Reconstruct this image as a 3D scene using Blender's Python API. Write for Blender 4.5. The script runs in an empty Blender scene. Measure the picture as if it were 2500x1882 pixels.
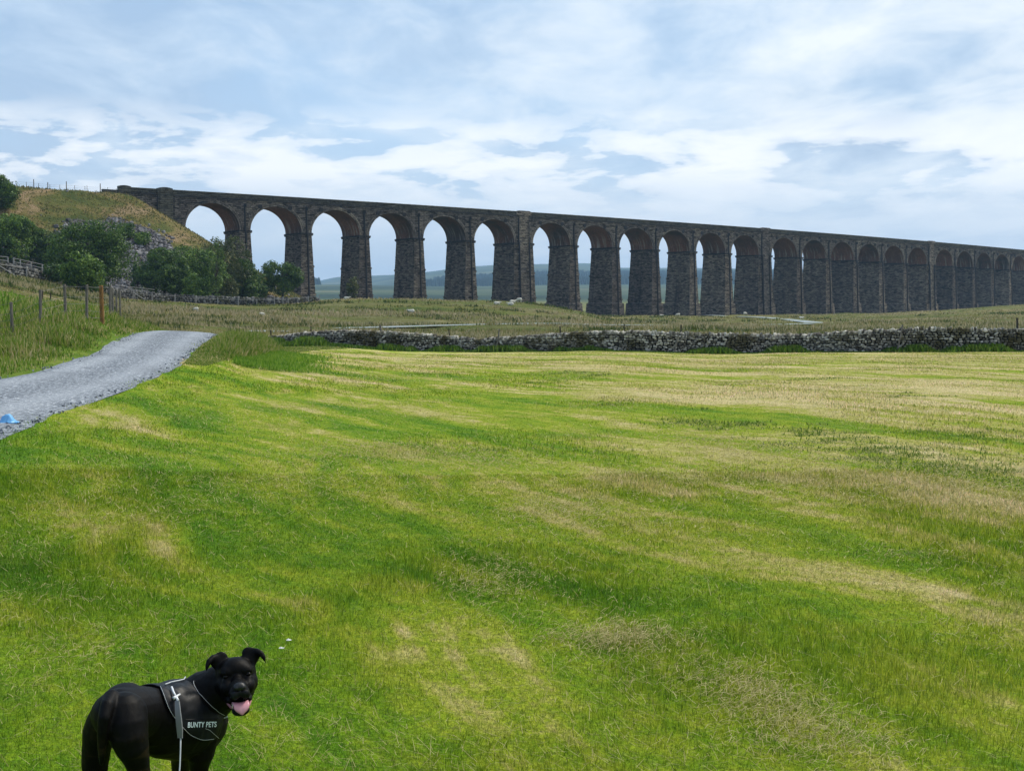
import bpy, bmesh, math
import numpy as np
from mathutils import Vector, Matrix
from mathutils.bvhtree import BVHTree

sc = bpy.context.scene
C = sc.collection
R = np.random.RandomState(7)

# ------------------------------------------------------------------ camera
F, HY, EYE = 3200.0, 746.2, 1.65
PITCH = math.atan((941 - HY) / F)
cam_data = bpy.data.cameras.new("camera")
cam = bpy.data.objects.new("camera", cam_data)
C.objects.link(cam)
cam.location = (0, 0, EYE)
cam.rotation_euler = (math.pi / 2 - PITCH, 0, 0)
cam_data.sensor_width = 36.0
cam_data.lens = 36.0 * F / 2500.0
cam_data.clip_start = 0.05
cam_data.clip_end = 30000
sc.camera = cam
sc.render.resolution_x, sc.render.resolution_y = 1024, 770

# ------------------------------------------------------------------ light
sc.view_settings.view_transform = 'Standard'
sc.view_settings.look = 'None'
sc.view_settings.gamma = 1.0
sc.view_settings.exposure = 0.52
SUN_EL, SUN_AZ = math.radians(54), math.radians(54)      # azimuth clockwise from +Y (the view direction)
sun_data = bpy.data.lights.new("sun", 'SUN')
sun_data.energy = 2.9
sun_data.angle = math.radians(12)
sun_data.color = (1.0, 0.93, 0.80)
sun = bpy.data.objects.new("sun", sun_data)
C.objects.link(sun)
sdir = Vector((math.sin(SUN_AZ) * math.cos(SUN_EL), math.cos(SUN_AZ) * math.cos(SUN_EL), math.sin(SUN_EL)))
sun.rotation_euler = sdir.to_track_quat('Z', 'Y').to_euler()
sun.location = sdir * 500


class NT:
    """tiny helper to write node trees"""
    def __init__(s, tree):
        s.t = tree; s.n = tree.nodes; s.l = tree.links
    def new(s, typ, **kw):
        n = s.n.new(typ)
        for k, v in kw.items():
            if k.startswith('i_'):
                n.inputs[k[2:].replace('_', ' ')].default_value = v
            else:
                setattr(n, k, v)
        return n
    def link(s, a, b): s.l.new(a, b)
    def val(s, sock, v):
        if hasattr(v, 'is_output') or isinstance(v, bpy.types.NodeSocket): s.l.new(v, sock)
        else: sock.default_value = v
    def math(s, op, a, b=0.0, c=None, clamp=False):
        n = s.n.new('ShaderNodeMath'); n.operation = op; n.use_clamp = clamp
        s.val(n.inputs[0], a); s.val(n.inputs[1], b)
        if c is not None: s.val(n.inputs[2], c)
        return n.outputs[0]
    def vmath(s, op, a, b=None, scale=None):
        n = s.n.new('ShaderNodeVectorMath'); n.operation = op
        s.val(n.inputs[0], a)
        if b is not None: s.val(n.inputs[1], b)
        if scale is not None: s.val(n.inputs['Scale'], scale)
        return n.outputs[0]
    def noise(s, vec, scale, detail=4, rough=0.55, dist=0.0, out='Fac'):
        n = s.n.new('ShaderNodeTexNoise')
        n.inputs['Scale'].default_value = scale; n.inputs['Detail'].default_value = detail
        n.inputs['Roughness'].default_value = rough; n.inputs['Distortion'].default_value = dist
        if vec is not None: s.l.new(vec, n.inputs['Vector'])
        return n.outputs[out]
    def ramp(s, fac, stops, interp='LINEAR'):
        n = s.n.new('ShaderNodeValToRGB'); n.color_ramp.interpolation = interp
        e = n.color_ramp.elements
        while len(e) < len(stops): e.new(0.5)
        for el, (p, c) in zip(e, stops):
            el.position = p
            el.color = (c, c, c, 1) if isinstance(c, (int, float)) else (*c, 1)
        s.val(n.inputs[0], fac)
        return n.outputs[0]
    def mix(s, fac, a, b, mode='MIX'):
        n = s.n.new('ShaderNodeMix'); n.data_type = 'RGBA'; n.blend_type = mode
        s.val(n.inputs[0], fac)
        for i, v in ((6, a), (7, b)):
            if isinstance(v, tuple): n.inputs[i].default_value = (*v, 1) if len(v) == 3 else v
            else: s.val(n.inputs[i], v)
        return n.outputs[2]
    def scalevec(s, vec, xyz, rot=(0, 0, 0)):
        n = s.n.new('ShaderNodeMapping'); n.inputs['Scale'].default_value = xyz
        n.inputs['Rotation'].default_value = rot
        s.l.new(vec, n.inputs['Vector'])
        return n.outputs[0]
    def attr(s, name, out='Fac'):
        n = s.n.new('ShaderNodeAttribute'); n.attribute_name = name
        return n.outputs[out]


# ------------------------------------------------------------------ sky
world = bpy.data.worlds.new("World")
sc.world = world
world.use_nodes = True
w = NT(world.node_tree)
w.n.clear()
sky = w.new('ShaderNodeTexSky')
sky.sky_type = 'NISHITA'; sky.sun_disc = False
sky.sun_elevation = SUN_EL; sky.sun_rotation = SUN_AZ
sky.air_density = 1.0; sky.dust_density = 0.7; sky.ozone_density = 1.5
tc = w.new('ShaderNodeTexCoord')
nd = w.vmath('NORMALIZE', tc.outputs['Generated'])
sep = w.new('ShaderNodeSeparateXYZ'); w.link(nd, sep.inputs[0])
zz = w.math('ADD', w.math('MAXIMUM', sep.outputs[2], 0.0), 0.10)
comb = w.new('ShaderNodeCombineXYZ')
w.link(w.math('DIVIDE', sep.outputs[0], zz), comb.inputs[0])
w.link(w.math('DIVIDE', sep.outputs[1], zz), comb.inputs[1])
pl = comb.outputs[0]                                   # cloud layer seen from below
n1 = w.noise(w.scalevec(pl, (0.62, 0.42, 1), (0, 0, 0.5)), 1.0, 7, 0.52, 0.5)
n2 = w.noise(w.scalevec(pl, (1.5, 0.85, 1), (0, 0, 0.25)), 1.9, 8, 0.58, 0.35)
n3 = w.noise(w.scalevec(pl, (0.5, 0.6, 1)), 0.7, 3, 0.5)
east = w.math('MULTIPLY', sep.outputs[0], 0.22)        # thicker cloud towards the right
cover = w.math('ADD', w.math('ADD', w.math('MULTIPLY', n1, 0.75), w.math('MULTIPLY', n2, 0.25)), east)
cov = w.ramp(cover, [(0.36, 0.25), (0.47, 0.68), (0.60, 0.97)])
shade = w.math('ADD', w.math('MULTIPLY', n2, 0.62), w.math('ADD', w.math('MULTIPLY', n3, 0.5), w.math('MULTIPLY', sep.outputs[0], 0.16)))
ccol = w.ramp(shade, [(0.45, (0.31, 0.42, 0.57)), (0.53, (0.43, 0.54, 0.67)), (0.60, (0.59, 0.67, 0.75)), (0.71, (0.76, 0.80, 0.83))])
# far cumulus bank low over the horizon
low = w.new('ShaderNodeCombineXYZ')
az = w.math('ARCTAN2', sep.outputs[0], sep.outputs[1])
w.link(w.math('MULTIPLY', az, 6.5), low.inputs[0]); w.link(w.math('MULTIPLY', sep.outputs[2], 24.0), low.inputs[1])
n4 = w.noise(low.outputs[0], 1.5, 8, 0.55, 0.2)
band = w.ramp(sep.outputs[2], [(0.035, 0.0), (0.075, 0.35), (0.10, 1.0), (0.125, 0.8), (0.15, 0.0)])
cum = w.math('MULTIPLY', w.ramp(n4, [(0.45, 0.0), (0.48, 0.6), (0.56, 1.0)]), band)
hz = w.ramp(sep.outputs[2], [(0.0, 1.0), (0.06, 0.9), (0.10, 0.35), (0.16, 0.15), (0.25, 0.0)])
skyc = w.vmath('SCALE', sky.outputs[0], scale=0.105)
blue = w.mix(0.6, skyc, (0.33, 0.53, 0.78))
c1 = w.mix(cov, blue, ccol)
c2 = w.mix(w.math('MULTIPLY', hz, 0.75), c1, (0.60, 0.665, 0.735))
c3 = w.mix(w.math('MULTIPLY', cum, 0.85), c2, (0.90, 0.90, 0.89))
bg = w.new('ShaderNodeBackground'); bg.inputs['Strength'].default_value = 0.95
w.link(c3, bg.inputs['Color'])
wo = w.new('ShaderNodeOutputWorld'); w.link(bg.outputs[0], wo.inputs['Surface'])


# ------------------------------------------------------------------ geometry helpers
def P(px, py, D):
    """point on the line of sight of a spot in the photograph, D metres ahead"""
    u = (px - 1250) / F; v = (941 - py) / F
    d = np.array([u, math.cos(PITCH) + v * math.sin(PITCH), -math.sin(PITCH) + v * math.cos(PITCH)])
    q = d * (D / d[1])
    return np.array([q[0], q[1], q[2] + EYE])


def ZY(py, D):
    return P(1250, py, D)[2]


def mesh_obj(name, V, faces, mat=None, parent=None, smooth=False, uv=None, attrs=None, matidx=None):
    """V (n,3); faces = list of integer arrays (m,k)"""
    me = bpy.data.meshes.new(name)
    V = np.asarray(V, np.float32)
    faces = [np.asarray(f, np.int32) for f in (faces if isinstance(faces, list) else [faces]) if len(f)]
    nl = sum(f.size for f in faces); nf = sum(len(f) for f in faces)
    me.vertices.add(len(V)); me.vertices.foreach_set('co', V.ravel())
    me.loops.add(nl); me.loops.foreach_set('vertex_index', np.concatenate([f.ravel() for f in faces]))
    tot = np.concatenate([np.full(len(f), f.shape[1], np.int32) for f in faces])
    st = np.concatenate([[0], np.cumsum(tot)[:-1]]).astype(np.int32)
    me.polygons.add(nf); me.polygons.foreach_set('loop_start', st)
    try: me.polygons.foreach_set('loop_total', tot)
    except Exception: pass
    me.polygons.foreach_set('use_smooth', np.full(nf, bool(smooth)))
    me.update(calc_edges=True)
    if attrs:
        for k, v in attrs.items():
            a = me.attributes.new(k, 'FLOAT', 'POINT'); a.data.foreach_set('value', np.asarray(v, np.float32))
    if uv is not None:
        l = me.uv_layers.new(name='UVMap')
        li = np.empty(nl, np.int32); me.loops.foreach_get('vertex_index', li)
        l.data.foreach_set('uv', np.asarray(uv, np.float32)[li].ravel())
    if mat is not None:
        for m_ in (mat if isinstance(mat, list) else [mat]): me.materials.append(m_)
    if matidx is not None: me.polygons.foreach_set('material_index', matidx)
    o = bpy.data.objects.new(name, me)
    C.objects.link(o)
    if parent is not None: o.parent = parent
    return o


def tag(o, label=None, cat=None, group=None, kind=None):
    if label: o['label'] = label
    if cat: o['category'] = cat
    if group: o['group'] = group
    if kind: o['kind'] = kind
    return o


def empty(name, loc, label, cat, group=None):
    o = bpy.data.objects.new(name, None); C.objects.link(o)
    o.location = loc; o.empty_display_size = 0.3
    return tag(o, label, cat, group)


def finish_parent(o, parent):
    """parent a mesh that was built in world coordinates"""
    o.parent = parent
    o.matrix_parent_inverse = Matrix.Translation(-Vector(parent.location))
    return o


def dup_tree(o, loc, rotz=None, label=None, parent=None, scale=None):
    c = o.copy(); C.objects.link(c)
    if parent is not None: c.parent = parent
    else:
        c.location = loc
        if rotz is not None: c.rotation_euler = (0, 0, rotz)
        if scale is not None: c.scale = scale
        if label: c['label'] = label
    for ch in list(o.children): dup_tree(ch, None, parent=c)
    return c


def hash2(ix, iy, seed):
    h = (ix.astype(np.int64) * 374761393 + iy.astype(np.int64) * 668265263 + seed * 1442695041) & 0xffffffff
    h = ((h ^ (h >> 13)) * 1274126177) & 0xffffffff
    return ((h ^ (h >> 16)) & 0xffff) / 65535.0


def vnoise(x, y, seed=0):
    ix = np.floor(x); iy = np.floor(y); fx = x - ix; fy = y - iy
    fx = fx * fx * (3 - 2 * fx); fy = fy * fy * (3 - 2 * fy)
    a = hash2(ix, iy, seed); b = hash2(ix + 1, iy, seed); c = hash2(ix, iy + 1, seed); d = hash2(ix + 1, iy + 1, seed)
    return (a * (1 - fx) + b * fx) * (1 - fy) + (c * (1 - fx) + d * fx) * fy - 0.5


def fbm(x, y, seed=0, oct=4):
    s = 0; a = 1.0
    for k in range(oct):
        s = s + a * vnoise(x, y, seed + k * 17); x = x * 2.03; y = y * 2.03; a *= 0.5
    return s


def smooth(t): t = np.clip(t, 0, 1); return t * t * (3 - 2 * t)


class MB:
    """collects simple solids into one mesh"""
    def __init__(s): s.V = []; s.Q = []; s.T = []; s.n = 0
    def add(s, V, Q=None, T=None):
        V = np.asarray(V, float); s.V.append(V)
        if Q is not None and len(Q): s.Q.append(np.asarray(Q, int) + s.n)
        if T is not None and len(T): s.T.append(np.asarray(T, int) + s.n)
        s.n += len(V)
    BQ = np.array([[0, 3, 2, 1], [4, 5, 6, 7], [0, 1, 5, 4], [1, 2, 6, 5], [2, 3, 7, 6], [3, 0, 4, 7]])
    def box8(s, V): s.add(V, s.BQ)
    def box(s, x0, x1, y0, y1, z0, z1, f=None):
        V = np.array([[x0, y0, z0], [x1, y0, z0], [x1, y1, z0], [x0, y1, z0], [x0, y0, z1], [x1, y0, z1], [x1, y1, z1], [x0, y1, z1]], float)
        s.add(f(V) if f else V, s.BQ)
    def tube(s, pts, r, n=6, caps=True):
        pts = [np.asarray(p, float) for p in pts]
        rs = r if hasattr(r, '__len__') else [r] * len(pts)
        V = []; Q = []; T = []
        for i, p in enumerate(pts):
            d = (pts[min(i + 1, len(pts) - 1)] - pts[max(i - 1, 0)]); d = d / (np.linalg.norm(d) + 1e-9)
            a = np.cross(d, [0, 0, 1.0] if abs(d[2]) < 0.95 else [1.0, 0, 0]); a /= np.linalg.norm(a); b = np.cross(d, a)
            for k in range(n):
                t = 2 * math.pi * k / n
                V.append(p + rs[i] * (math.cos(t) * a + math.sin(t) * b))
        for i in range(len(pts) - 1):
            for k in range(n):
                k2 = (k + 1) % n
                Q.append([i * n + k, i * n + k2, (i + 1) * n + k2, (i + 1) * n + k])
        if caps:
            V.append(pts[0]); V.append(pts[-1]); m = len(pts) * n
            for k in range(n):
                T.append([m, (k + 1) % n, k]); T.append([m + 1, (len(pts) - 1) * n + k, (len(pts) - 1) * n + (k + 1) % n])
        s.add(V, Q, T)
    def build(s, name, mat, parent=None, smooth=False, world_parent=False):
        V = np.concatenate(s.V); fc = []
        if s.Q: fc.append(np.concatenate(s.Q))
        if s.T: fc.append(np.concatenate(s.T))
        o = mesh_obj(name, V, fc, mat, None if world_parent else parent, smooth)
        if world_parent and parent is not None: finish_parent(o, parent)
        return o


def principled(name, col=None, rough=0.8, spec=0.3):
    m = bpy.data.materials.new(name); m.use_nodes = True
    t = NT(m.node_tree); b = m.node_tree.nodes['Principled BSDF']
    b.inputs['Roughness'].default_value = rough
    b.inputs['Specular IOR Level'].default_value = spec
    if col is not None: b.inputs['Base Color'].default_value = (*col, 1)
    return m, t, b


def add_bump(t, b, h, strength=0.5, dist=0.05):
    n = t.new('ShaderNodeBump'); n.inputs['Strength'].default_value = strength; n.inputs['Distance'].default_value = dist
    t.link(h, n.inputs['Height']); t.link(n.outputs[0], b.inputs['Normal'])

# ------------------------------------------------------------------ terrain heights
# height of the land: for a set of bearings (photo column), heights at distances ahead
COL = {
 -500: [(0,0),(20,0),(30,.6),(45,2),(70,3.2),(120,5.0),(180,8.5),(250,11),(350,13),(600,20),(2000,60),(8000,250)],
 0: [(0,0),(16,0),(26,.2),(30,.3),(41,.55),(55,1.5),(70,2.44),(85,2.3),(110,2.5),(140,4.2),(175,ZY(664,175)),(215,7.6),(300,9),(600,12),(2000,50),(8000,250)],
 150: [(0,0),(20,.02),(29,.25),(35,.5),(43,1.12),(60,1.5),(72,1.6),(90,1.3),(120,1.8),(155,3.3),(193,ZY(695,193)),(230,5.5),(260,6),(300,6),(600,8),(2000,40),(8000,200)],
 250: [(0,0),(20,.02),(35,.30),(40,.62),(45,1.05),(60,1.25),(72,1.3),(90,.8),(120,.9),(165,1.9),(212,ZY(716,212)),(240,4.6),(280,4.6),(320,5),(600,5),(2000,30),(8000,200)],
 310: [(0,0),(20,.02),(30,.2),(45,.5),(50,.60),(57,.62),(72,.5),(100,-.1),(130,-.2),(150,-.05),(185,.9),(220,ZY(728,220)),(250,3.8),(285,4),(320,4),(600,2),(2000,20),(8000,150)],
 450: [(0,0),(20,.0),(32,.15),(41,.36),(49,.62),(54,.58),(64,.2),(80,-.4),(110,-.7),(150,-.25),(190,.8),(230,ZY(737,230)),(260,3),(300,3.3),(340,2),(420,0),(800,1),(1500,9),(3000,48),(8000,150)],
 531: [(0,0),(20,.0),(32,.08),(41,.26),(48.5,.56),(52,.52),(62,.0),(80,-.7),(110,-1.0),(150,-.6),(195,.5),(233,ZY(739,233)),(265,2.5),(310,2.6),(350,1.0),(420,0),(800,1),(1500,9),(3000,48),(8000,130)],
 600: [(0,0),(20,-.02),(40,-.06),(50,-.05),(60,-.25),(80,-.9),(100,-1.35),(115,-1.25),(130,ZY(812,130)),(150,-.8),(195,.4),(236,ZY(741,236)),(274,2.3),(310,2.2),(350,.5),(420,-.3),(800,2),(1500,10.6),(3000,50),(3600,42),(8000,120)],
 700: [(0,0),(20,-.04),(50,-.3),(80,-1.0),(100,-1.5),(120,-1.3),(140,ZY(808,140)),(160,-.95),(195,.4),(240,ZY(740,240)),(262,2.3),(310,1.5),(350,.2),(420,-.5),(800,2),(1500,10.6),(3000,50),(3300,46),(8000,120)],
 850: [(0,0),(20,-.06),(50,-.5),(97,-1.5),(115,-1.35),(150,ZY(803,150)),(175,-1.0),(195,-.6),(215,1.4),(240,ZY(728.5,240)),(262,2.9),(300,1.2),(340,.0),(420,-.5),(800,2),(1500,10.6),(3000,50),(4200,50),(6500,150),(8000,140)],
 1000: [(0,0),(20,-.08),(50,-.6),(95,-1.7),(115,-1.5),(165,ZY(798.5,165)),(185,-1.0),(200,-.4),(218,1.4),(240,ZY(728,240)),(262,2.6),(300,.6),(340,-.2),(420,-.5),(800,0),(1500,10),(2500,36),(2900,44),(4000,70),(5000,120),(6500,ZY(669,6500)),(8000,140)],
 1150: [(0,0),(20,-.08),(50,-.6),(94,-1.7),(115,-1.55),(176,ZY(794.5,176)),(192,-1.0),(206,-.3),(222,1.5),(240,ZY(729,240)),(262,2.4),(300,.3),(340,-.6),(420,-.8),(800,-1),(1500,9),(2500,36),(2900,44),(4000,84),(5000,140),(6500,ZY(649,6500)),(8000,150)],
 1250: [(0,0),(20,-.08),(50,-.6),(92,-1.6),(115,-1.55),(182,ZY(792.5,182)),(195,-1.0),(210,-.3),(224,1.2),(240,ZY(733,240)),(262,2.2),(300,.0),(340,-.9),(420,-.9),(800,-1),(1500,9),(2500,36),(2900,46),(4000,90),(5000,150),(6500,ZY(643,6500)),(8000,150)],
 1350: [(0,0),(20,-.08),(50,-.55),(90,-1.5),(115,-1.5),(180,-1.15),(200,-.9),(215,-.2),(230,ZY(751,230)),(245,1.4),(280,.2),(330,-1.1),(420,-1),(800,-1.2),(1500,9),(2500,36),(2900,47),(4000,92),(5000,150),(6500,ZY(641,6500)),(8000,150)],
 1430: [(0,0),(20,-.08),(50,-.5),(86,-1.35),(115,-1.4),(180,-1.3),(205,-1.2),(225,ZY(768,225)),(245,.1),(280,-.5),(340,-1.2),(420,-1),(800,-1.2),(1500,9),(2500,36),(2900,47),(4000,92),(5000,150),(6500,ZY(639,6500)),(8000,150)],
 1500: [(0,0),(20,-.06),(50,-.5),(84,-1.3),(115,-1.4),(180,-1.4),(230,-1.2),(290,-1.2),(350,-1.25),(420,-1.1),(800,-1.2),(1500,9),(2500,36),(2900,47),(4000,92),(5000,140),(6500,ZY(651,6500)),(8000,150)],
 1750: [(0,0),(20,-.04),(50,-.6),(86,-1.5),(115,-1.5),(180,-1.5),(230,-1.45),(290,-1.3),(350,-1.4),(420,-1.3),(800,-1.2),(1500,9),(2500,36),(2900,47),(4000,92),(5000,140),(6500,ZY(655,6500)),(8000,150)],
 1950: [(0,0),(20,0),(50,-.5),(82,-1.3),(115,-1.4),(180,-1.5),(230,-1.45),(290,-1.3),(350,-1.3),(430,-1.2),(800,-1),(1500,9),(2500,36),(2900,47),(4000,92),(5000,140),(6500,ZY(664,6500)),(8000,150)],
 2150: [(0,0),(20,0),(50,-.45),(78,-1.15),(115,-1.2),(180,-1.3),(230,-1.2),(300,-1.0),(380,ZY(767,380)),(450,-1),(800,0),(1500,9),(2500,36),(6500,160),(8000,150)],
 2300: [(0,0),(20,0),(50,-.4),(77,-1.1),(115,-1.1),(180,-1.1),(230,-1.0),(300,-.5),(390,ZY(757.5,390)),(470,-.4),(800,2),(2500,40),(8000,150)],
 2480: [(0,0),(20,0),(50,-.4),(76,-1.05),(115,-1.0),(180,-1.0),(230,-.7),(300,0),(400,ZY(745,400)),(500,1.8),(560,2),(800,6),(2500,40),(8000,150)],
 3000: [(0,0),(20,0),(50,-.2),(72,-.8),(115,-.5),(180,-.3),(230,.3),(300,2),(400,5),(520,7),(800,12),(2500,60),(8000,200)],
 3600: [(0,0),(20,0),(60,0),(110,0),(300,4),(500,9),(800,14),(2500,60),(8000,200)],
}
_cu = np.array([(k - 1250) / F for k in COL])
_gl = np.linspace(math.log(3), math.log(9000), 420)
_gu = np.linspace(-0.62, 0.78, 281)
_tab = np.array([np.interp(np.exp(_gl), [a for a, b in v], [b for a, b in v]) for v in COL.values()])


def _hermite_cols(T, xu, X):
    """smooth interpolation across the bearings"""
    m = np.zeros_like(T); d = np.diff(T, axis=0) / np.diff(xu)[:, None]
    m[1:-1] = np.where(d[:-1] * d[1:] > 0, 2 * d[:-1] * d[1:] / (d[:-1] + d[1:] + 1e-12), 0)
    out = np.empty((len(X), T.shape[1]))
    for i, x in enumerate(X):
        x = min(max(x, xu[0]), xu[-1]); j = min(np.searchsorted(xu, x, 'right') - 1, len(xu) - 2); j = max(j, 0)
        h = xu[j + 1] - xu[j]; t = (x - xu[j]) / h
        out[i] = (2*t**3-3*t**2+1)*T[j] + (t**3-2*t**2+t)*h*m[j] + (-2*t**3+3*t**2)*T[j+1] + (t**3-t**2)*h*m[j+1]
    return out


_grid = _hermite_cols(_tab, _cu, _gu)
_k = np.exp(-0.5 * (np.arange(-6, 7) / 2.2) ** 2); _k /= _k.sum()
_pad = np.pad(_grid, ((0, 0), (6, 6)), 'edge')
_grid = sum(_k[i] * _pad[:, i:i + _grid.shape[1]] for i in range(13))

# viaduct frame (s along, t away from the camera, q above the springing line)
VX0, VY0, VTH, VK = -61.74, 304.8, 0.59456, 0.00059
VW, VG, VHS, VH, BAY, KE, WP = 8.9, 0.00962, 18.93, 8.41, 15.55, 3.587, 2.63
KINGS = (6, 12, 18)


def pier_s(k):
    return (k - 1) * BAY + sum(1 for q in KINGS if q < k) * KE + (KE / 2 if k in KINGS else 0)


def via(A):
    A = np.asarray(A, float); s, t, q = A[..., 0], A[..., 1], A[..., 2]
    a = VTH + VK * s
    x = VX0 + (np.sin(a) - math.sin(VTH)) / VK - t * np.sin(a)
    y = VY0 - (np.cos(a) - math.cos(VTH)) / VK + t * np.cos(a)
    return np.stack([x, y, VHS - VG * s + q], -1)


def inv_via(x, y):
    """s,t of a ground point (circle centre solution)"""
    cx = VX0 - math.sin(VTH) / VK; cy = VY0 + math.cos(VTH) / VK
    dx, dy = x - cx, y - cy; r = np.hypot(dx, dy)
    a = np.arctan2(dx, -dy)
    return (a - VTH) / VK, 1 / VK - r


def embank(x, y):
    s, t = inv_via(x, y)
    ds = np.maximum(s + 27.5, 0); dt = np.maximum(np.maximum(-1.0 - t, t - (VW + 1.0)), 0)
    d = np.sqrt((ds * 0.92) ** 2 + dt ** 2)
    top = VHS - VG * s + 7.0 + 0.6 * np.clip((-s - 26) / 40, 0, 1.6)
    return top - d * 0.645 - 0.25 * np.exp(-d)


def base_h(x, y):
    Y = np.maximum(y, 3.0); u = np.clip(x / Y, _gu[0], _gu[-1]); l = np.log(np.clip(Y, 3.001, 8999))
    fu = (u - _gu[0]) / (_gu[1] - _gu[0]); fl = (l - _gl[0]) / (_gl[1] - _gl[0])
    iu = np.clip(fu.astype(int), 0, len(_gu) - 2); il = np.clip(fl.astype(int), 0, len(_gl) - 2)
    fu = fu - iu; fl = fl - il
    g = _grid
    z = (g[iu, il] * (1 - fu) + g[iu + 1, il] * fu) * (1 - fl) + (g[iu, il + 1] * (1 - fu) + g[iu + 1, il + 1] * fu) * fl
    return z * smooth((y - 5) / 10)


def H(x, y, detail=True):
    x = np.asarray(x, float); y = np.asarray(y, float)
    b = base_h(x, y)
    e = embank(x, y)
    k = 1.6
    hh = np.clip(0.5 + 0.5 * (e - b) / k, 0, 1)
    z = b * (1 - hh) + e * hh + k * hh * (1 - hh)
    if detail:
        r = np.hypot(x, y)
        rough = smooth((y - 100) / 30) * (1 - smooth((r - 1200) / 800))
        z = z + rough * (0.50 * fbm(x / 11, y / 13, 3, 3) + 0.14 * fbm(x / 2.6, y / 3.2, 9, 3))
        near = (1 - smooth((y - 85) / 15))
        z = z + near * (0.03 * fbm(x / 1.4, y / 1.4, 21, 3)) * smooth((r - 1) / 3)
        z = z + smooth((r - 1500) / 1500) * 6 * fbm(x / 420, y / 420, 31, 4) * np.clip(r / 4000, 0, 1)
    return z


def Hs(x, y): return float(H(np.array([x]), np.array([y]))[0])


# road edges (right and left), in metres
RE = np.array([P(*a)[:2] for a in [(-500, 1200, 10.5), (-200, 1130, 13.3), (0, 1079, 15.8), (120, 1023, 18.7), (221, 981, 21.6), (332, 946, 24.8), (437, 897, 31.8), (484, 852, 40.7), (531, 818, 48.7)]] + [[-11.9, 56], [-13.5, 68], [-15.5, 85]])
LE = np.array([P(*a)[:2] for a in [(-900, 1000, 15.5), (-450, 975, 20.0), (0, 925, 25.9), (127, 900, 29.2), (221, 871, 34.3), (272, 846, 39.6), (316, 818, 48.5)]] + [[-15.3, 56], [-17.0, 68], [-19.2, 85]])


def resample(pl, n):
    pl = np.asarray(pl, float); d = np.concatenate([[0], np.cumsum(np.linalg.norm(np.diff(pl, axis=0), axis=1))])
    t = np.linspace(0, d[-1], n)
    o = np.stack([np.interp(t, d, pl[:, i]) for i in range(pl.shape[1])], -1)
    for _ in range(3):
        o[1:-1] = (o[:-2] + 2 * o[1:-1] + o[2:]) / 4
    return o


REs, LEs = resample(RE, 160), resample(LE, 160)
TRK = resample(np.array([[-28.6, 129.6], list(P(600, 812, 130)[:2]), list(P(850, 803, 150)[:2]), list(P(1000, 798.5, 165)[:2]), list(P(1150, 794.5, 176)[:2]), list(P(1298, 792, 186)[:2]), [16, 196],
    [30, 203], list(P(1860, 797, 206)[:2]), list(P(1950, 795, 212)[:2]), list(P(1990, 788, 228)[:2]), list(P(1955, 783, 250)[:2]), list(P(1905, 778, 285)[:2]), list(P(1850, 775, 330)[:2]), [59, 400], [66, 470]]), 260)


def dist_poly(x, y, pl):
    """distance to polyline (vectorised in chunks)"""
    x = np.ravel(x); y = np.ravel(y); out = np.full(x.shape, 1e9)
    for i in range(0, len(pl) - 1):
        a = pl[i]; b = pl[i + 1]; ab = b - a; L = ab @ ab + 1e-9
        t = np.clip(((x - a[0]) * ab[0] + (y - a[1]) * ab[1]) / L, 0, 1)
        out = np.minimum(out, np.hypot(x - a[0] - t * ab[0], y - a[1] - t * ab[1]))
    return out


def right_of(y, pl):
    """x of an edge line at distance y"""
    return np.interp(y, pl[:, 1], pl[:, 0])


# stone wall across the end of the field: photo column, distance, foot height row, top row
WALL = [(600,101,843,821),(640,100,844,820),(700,99,845,817),(745,98,846,811),(790,97.5,848,806.5),(850,97,851,805),(930,96,855,807),(1007,95,858,812),(1060,94.5,859,816),(1108,94,860,820),
 (1161,93,861,825),(1210,92,861,823),(1251,91,861,821),(1324,89.5,861,816),(1373,88,862,812.5),(1414,87,862,809),(1500,85,862,807),(1600,84,862,807.5),(1700,84,862,811),(1803,83.5,862,813),
 (1900,82.5,862,814),(2007,81,862,813.5),(2068,79.5,862,806.5),(2129,78.5,862,804.5),(2222,77.5,862,799),(2292,77,862,798),(2373,76.5,862,799.5),(2500,76,863,801.5),(2700,75,864,803),(2950,73,866,804)]
WXY = np.array([P(a[0], a[2], a[1])[:2] for a in WALL])
WTOP = np.array([P(a[0], a[3], a[1])[2] for a in WALL])


def wall_y(x): return np.interp(x, WXY[:, 0], WXY[:, 1])

# ------------------------------------------------------------------ materials
def geo_pos(t): return t.new('ShaderNodeNewGeometry').outputs['Position']


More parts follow.
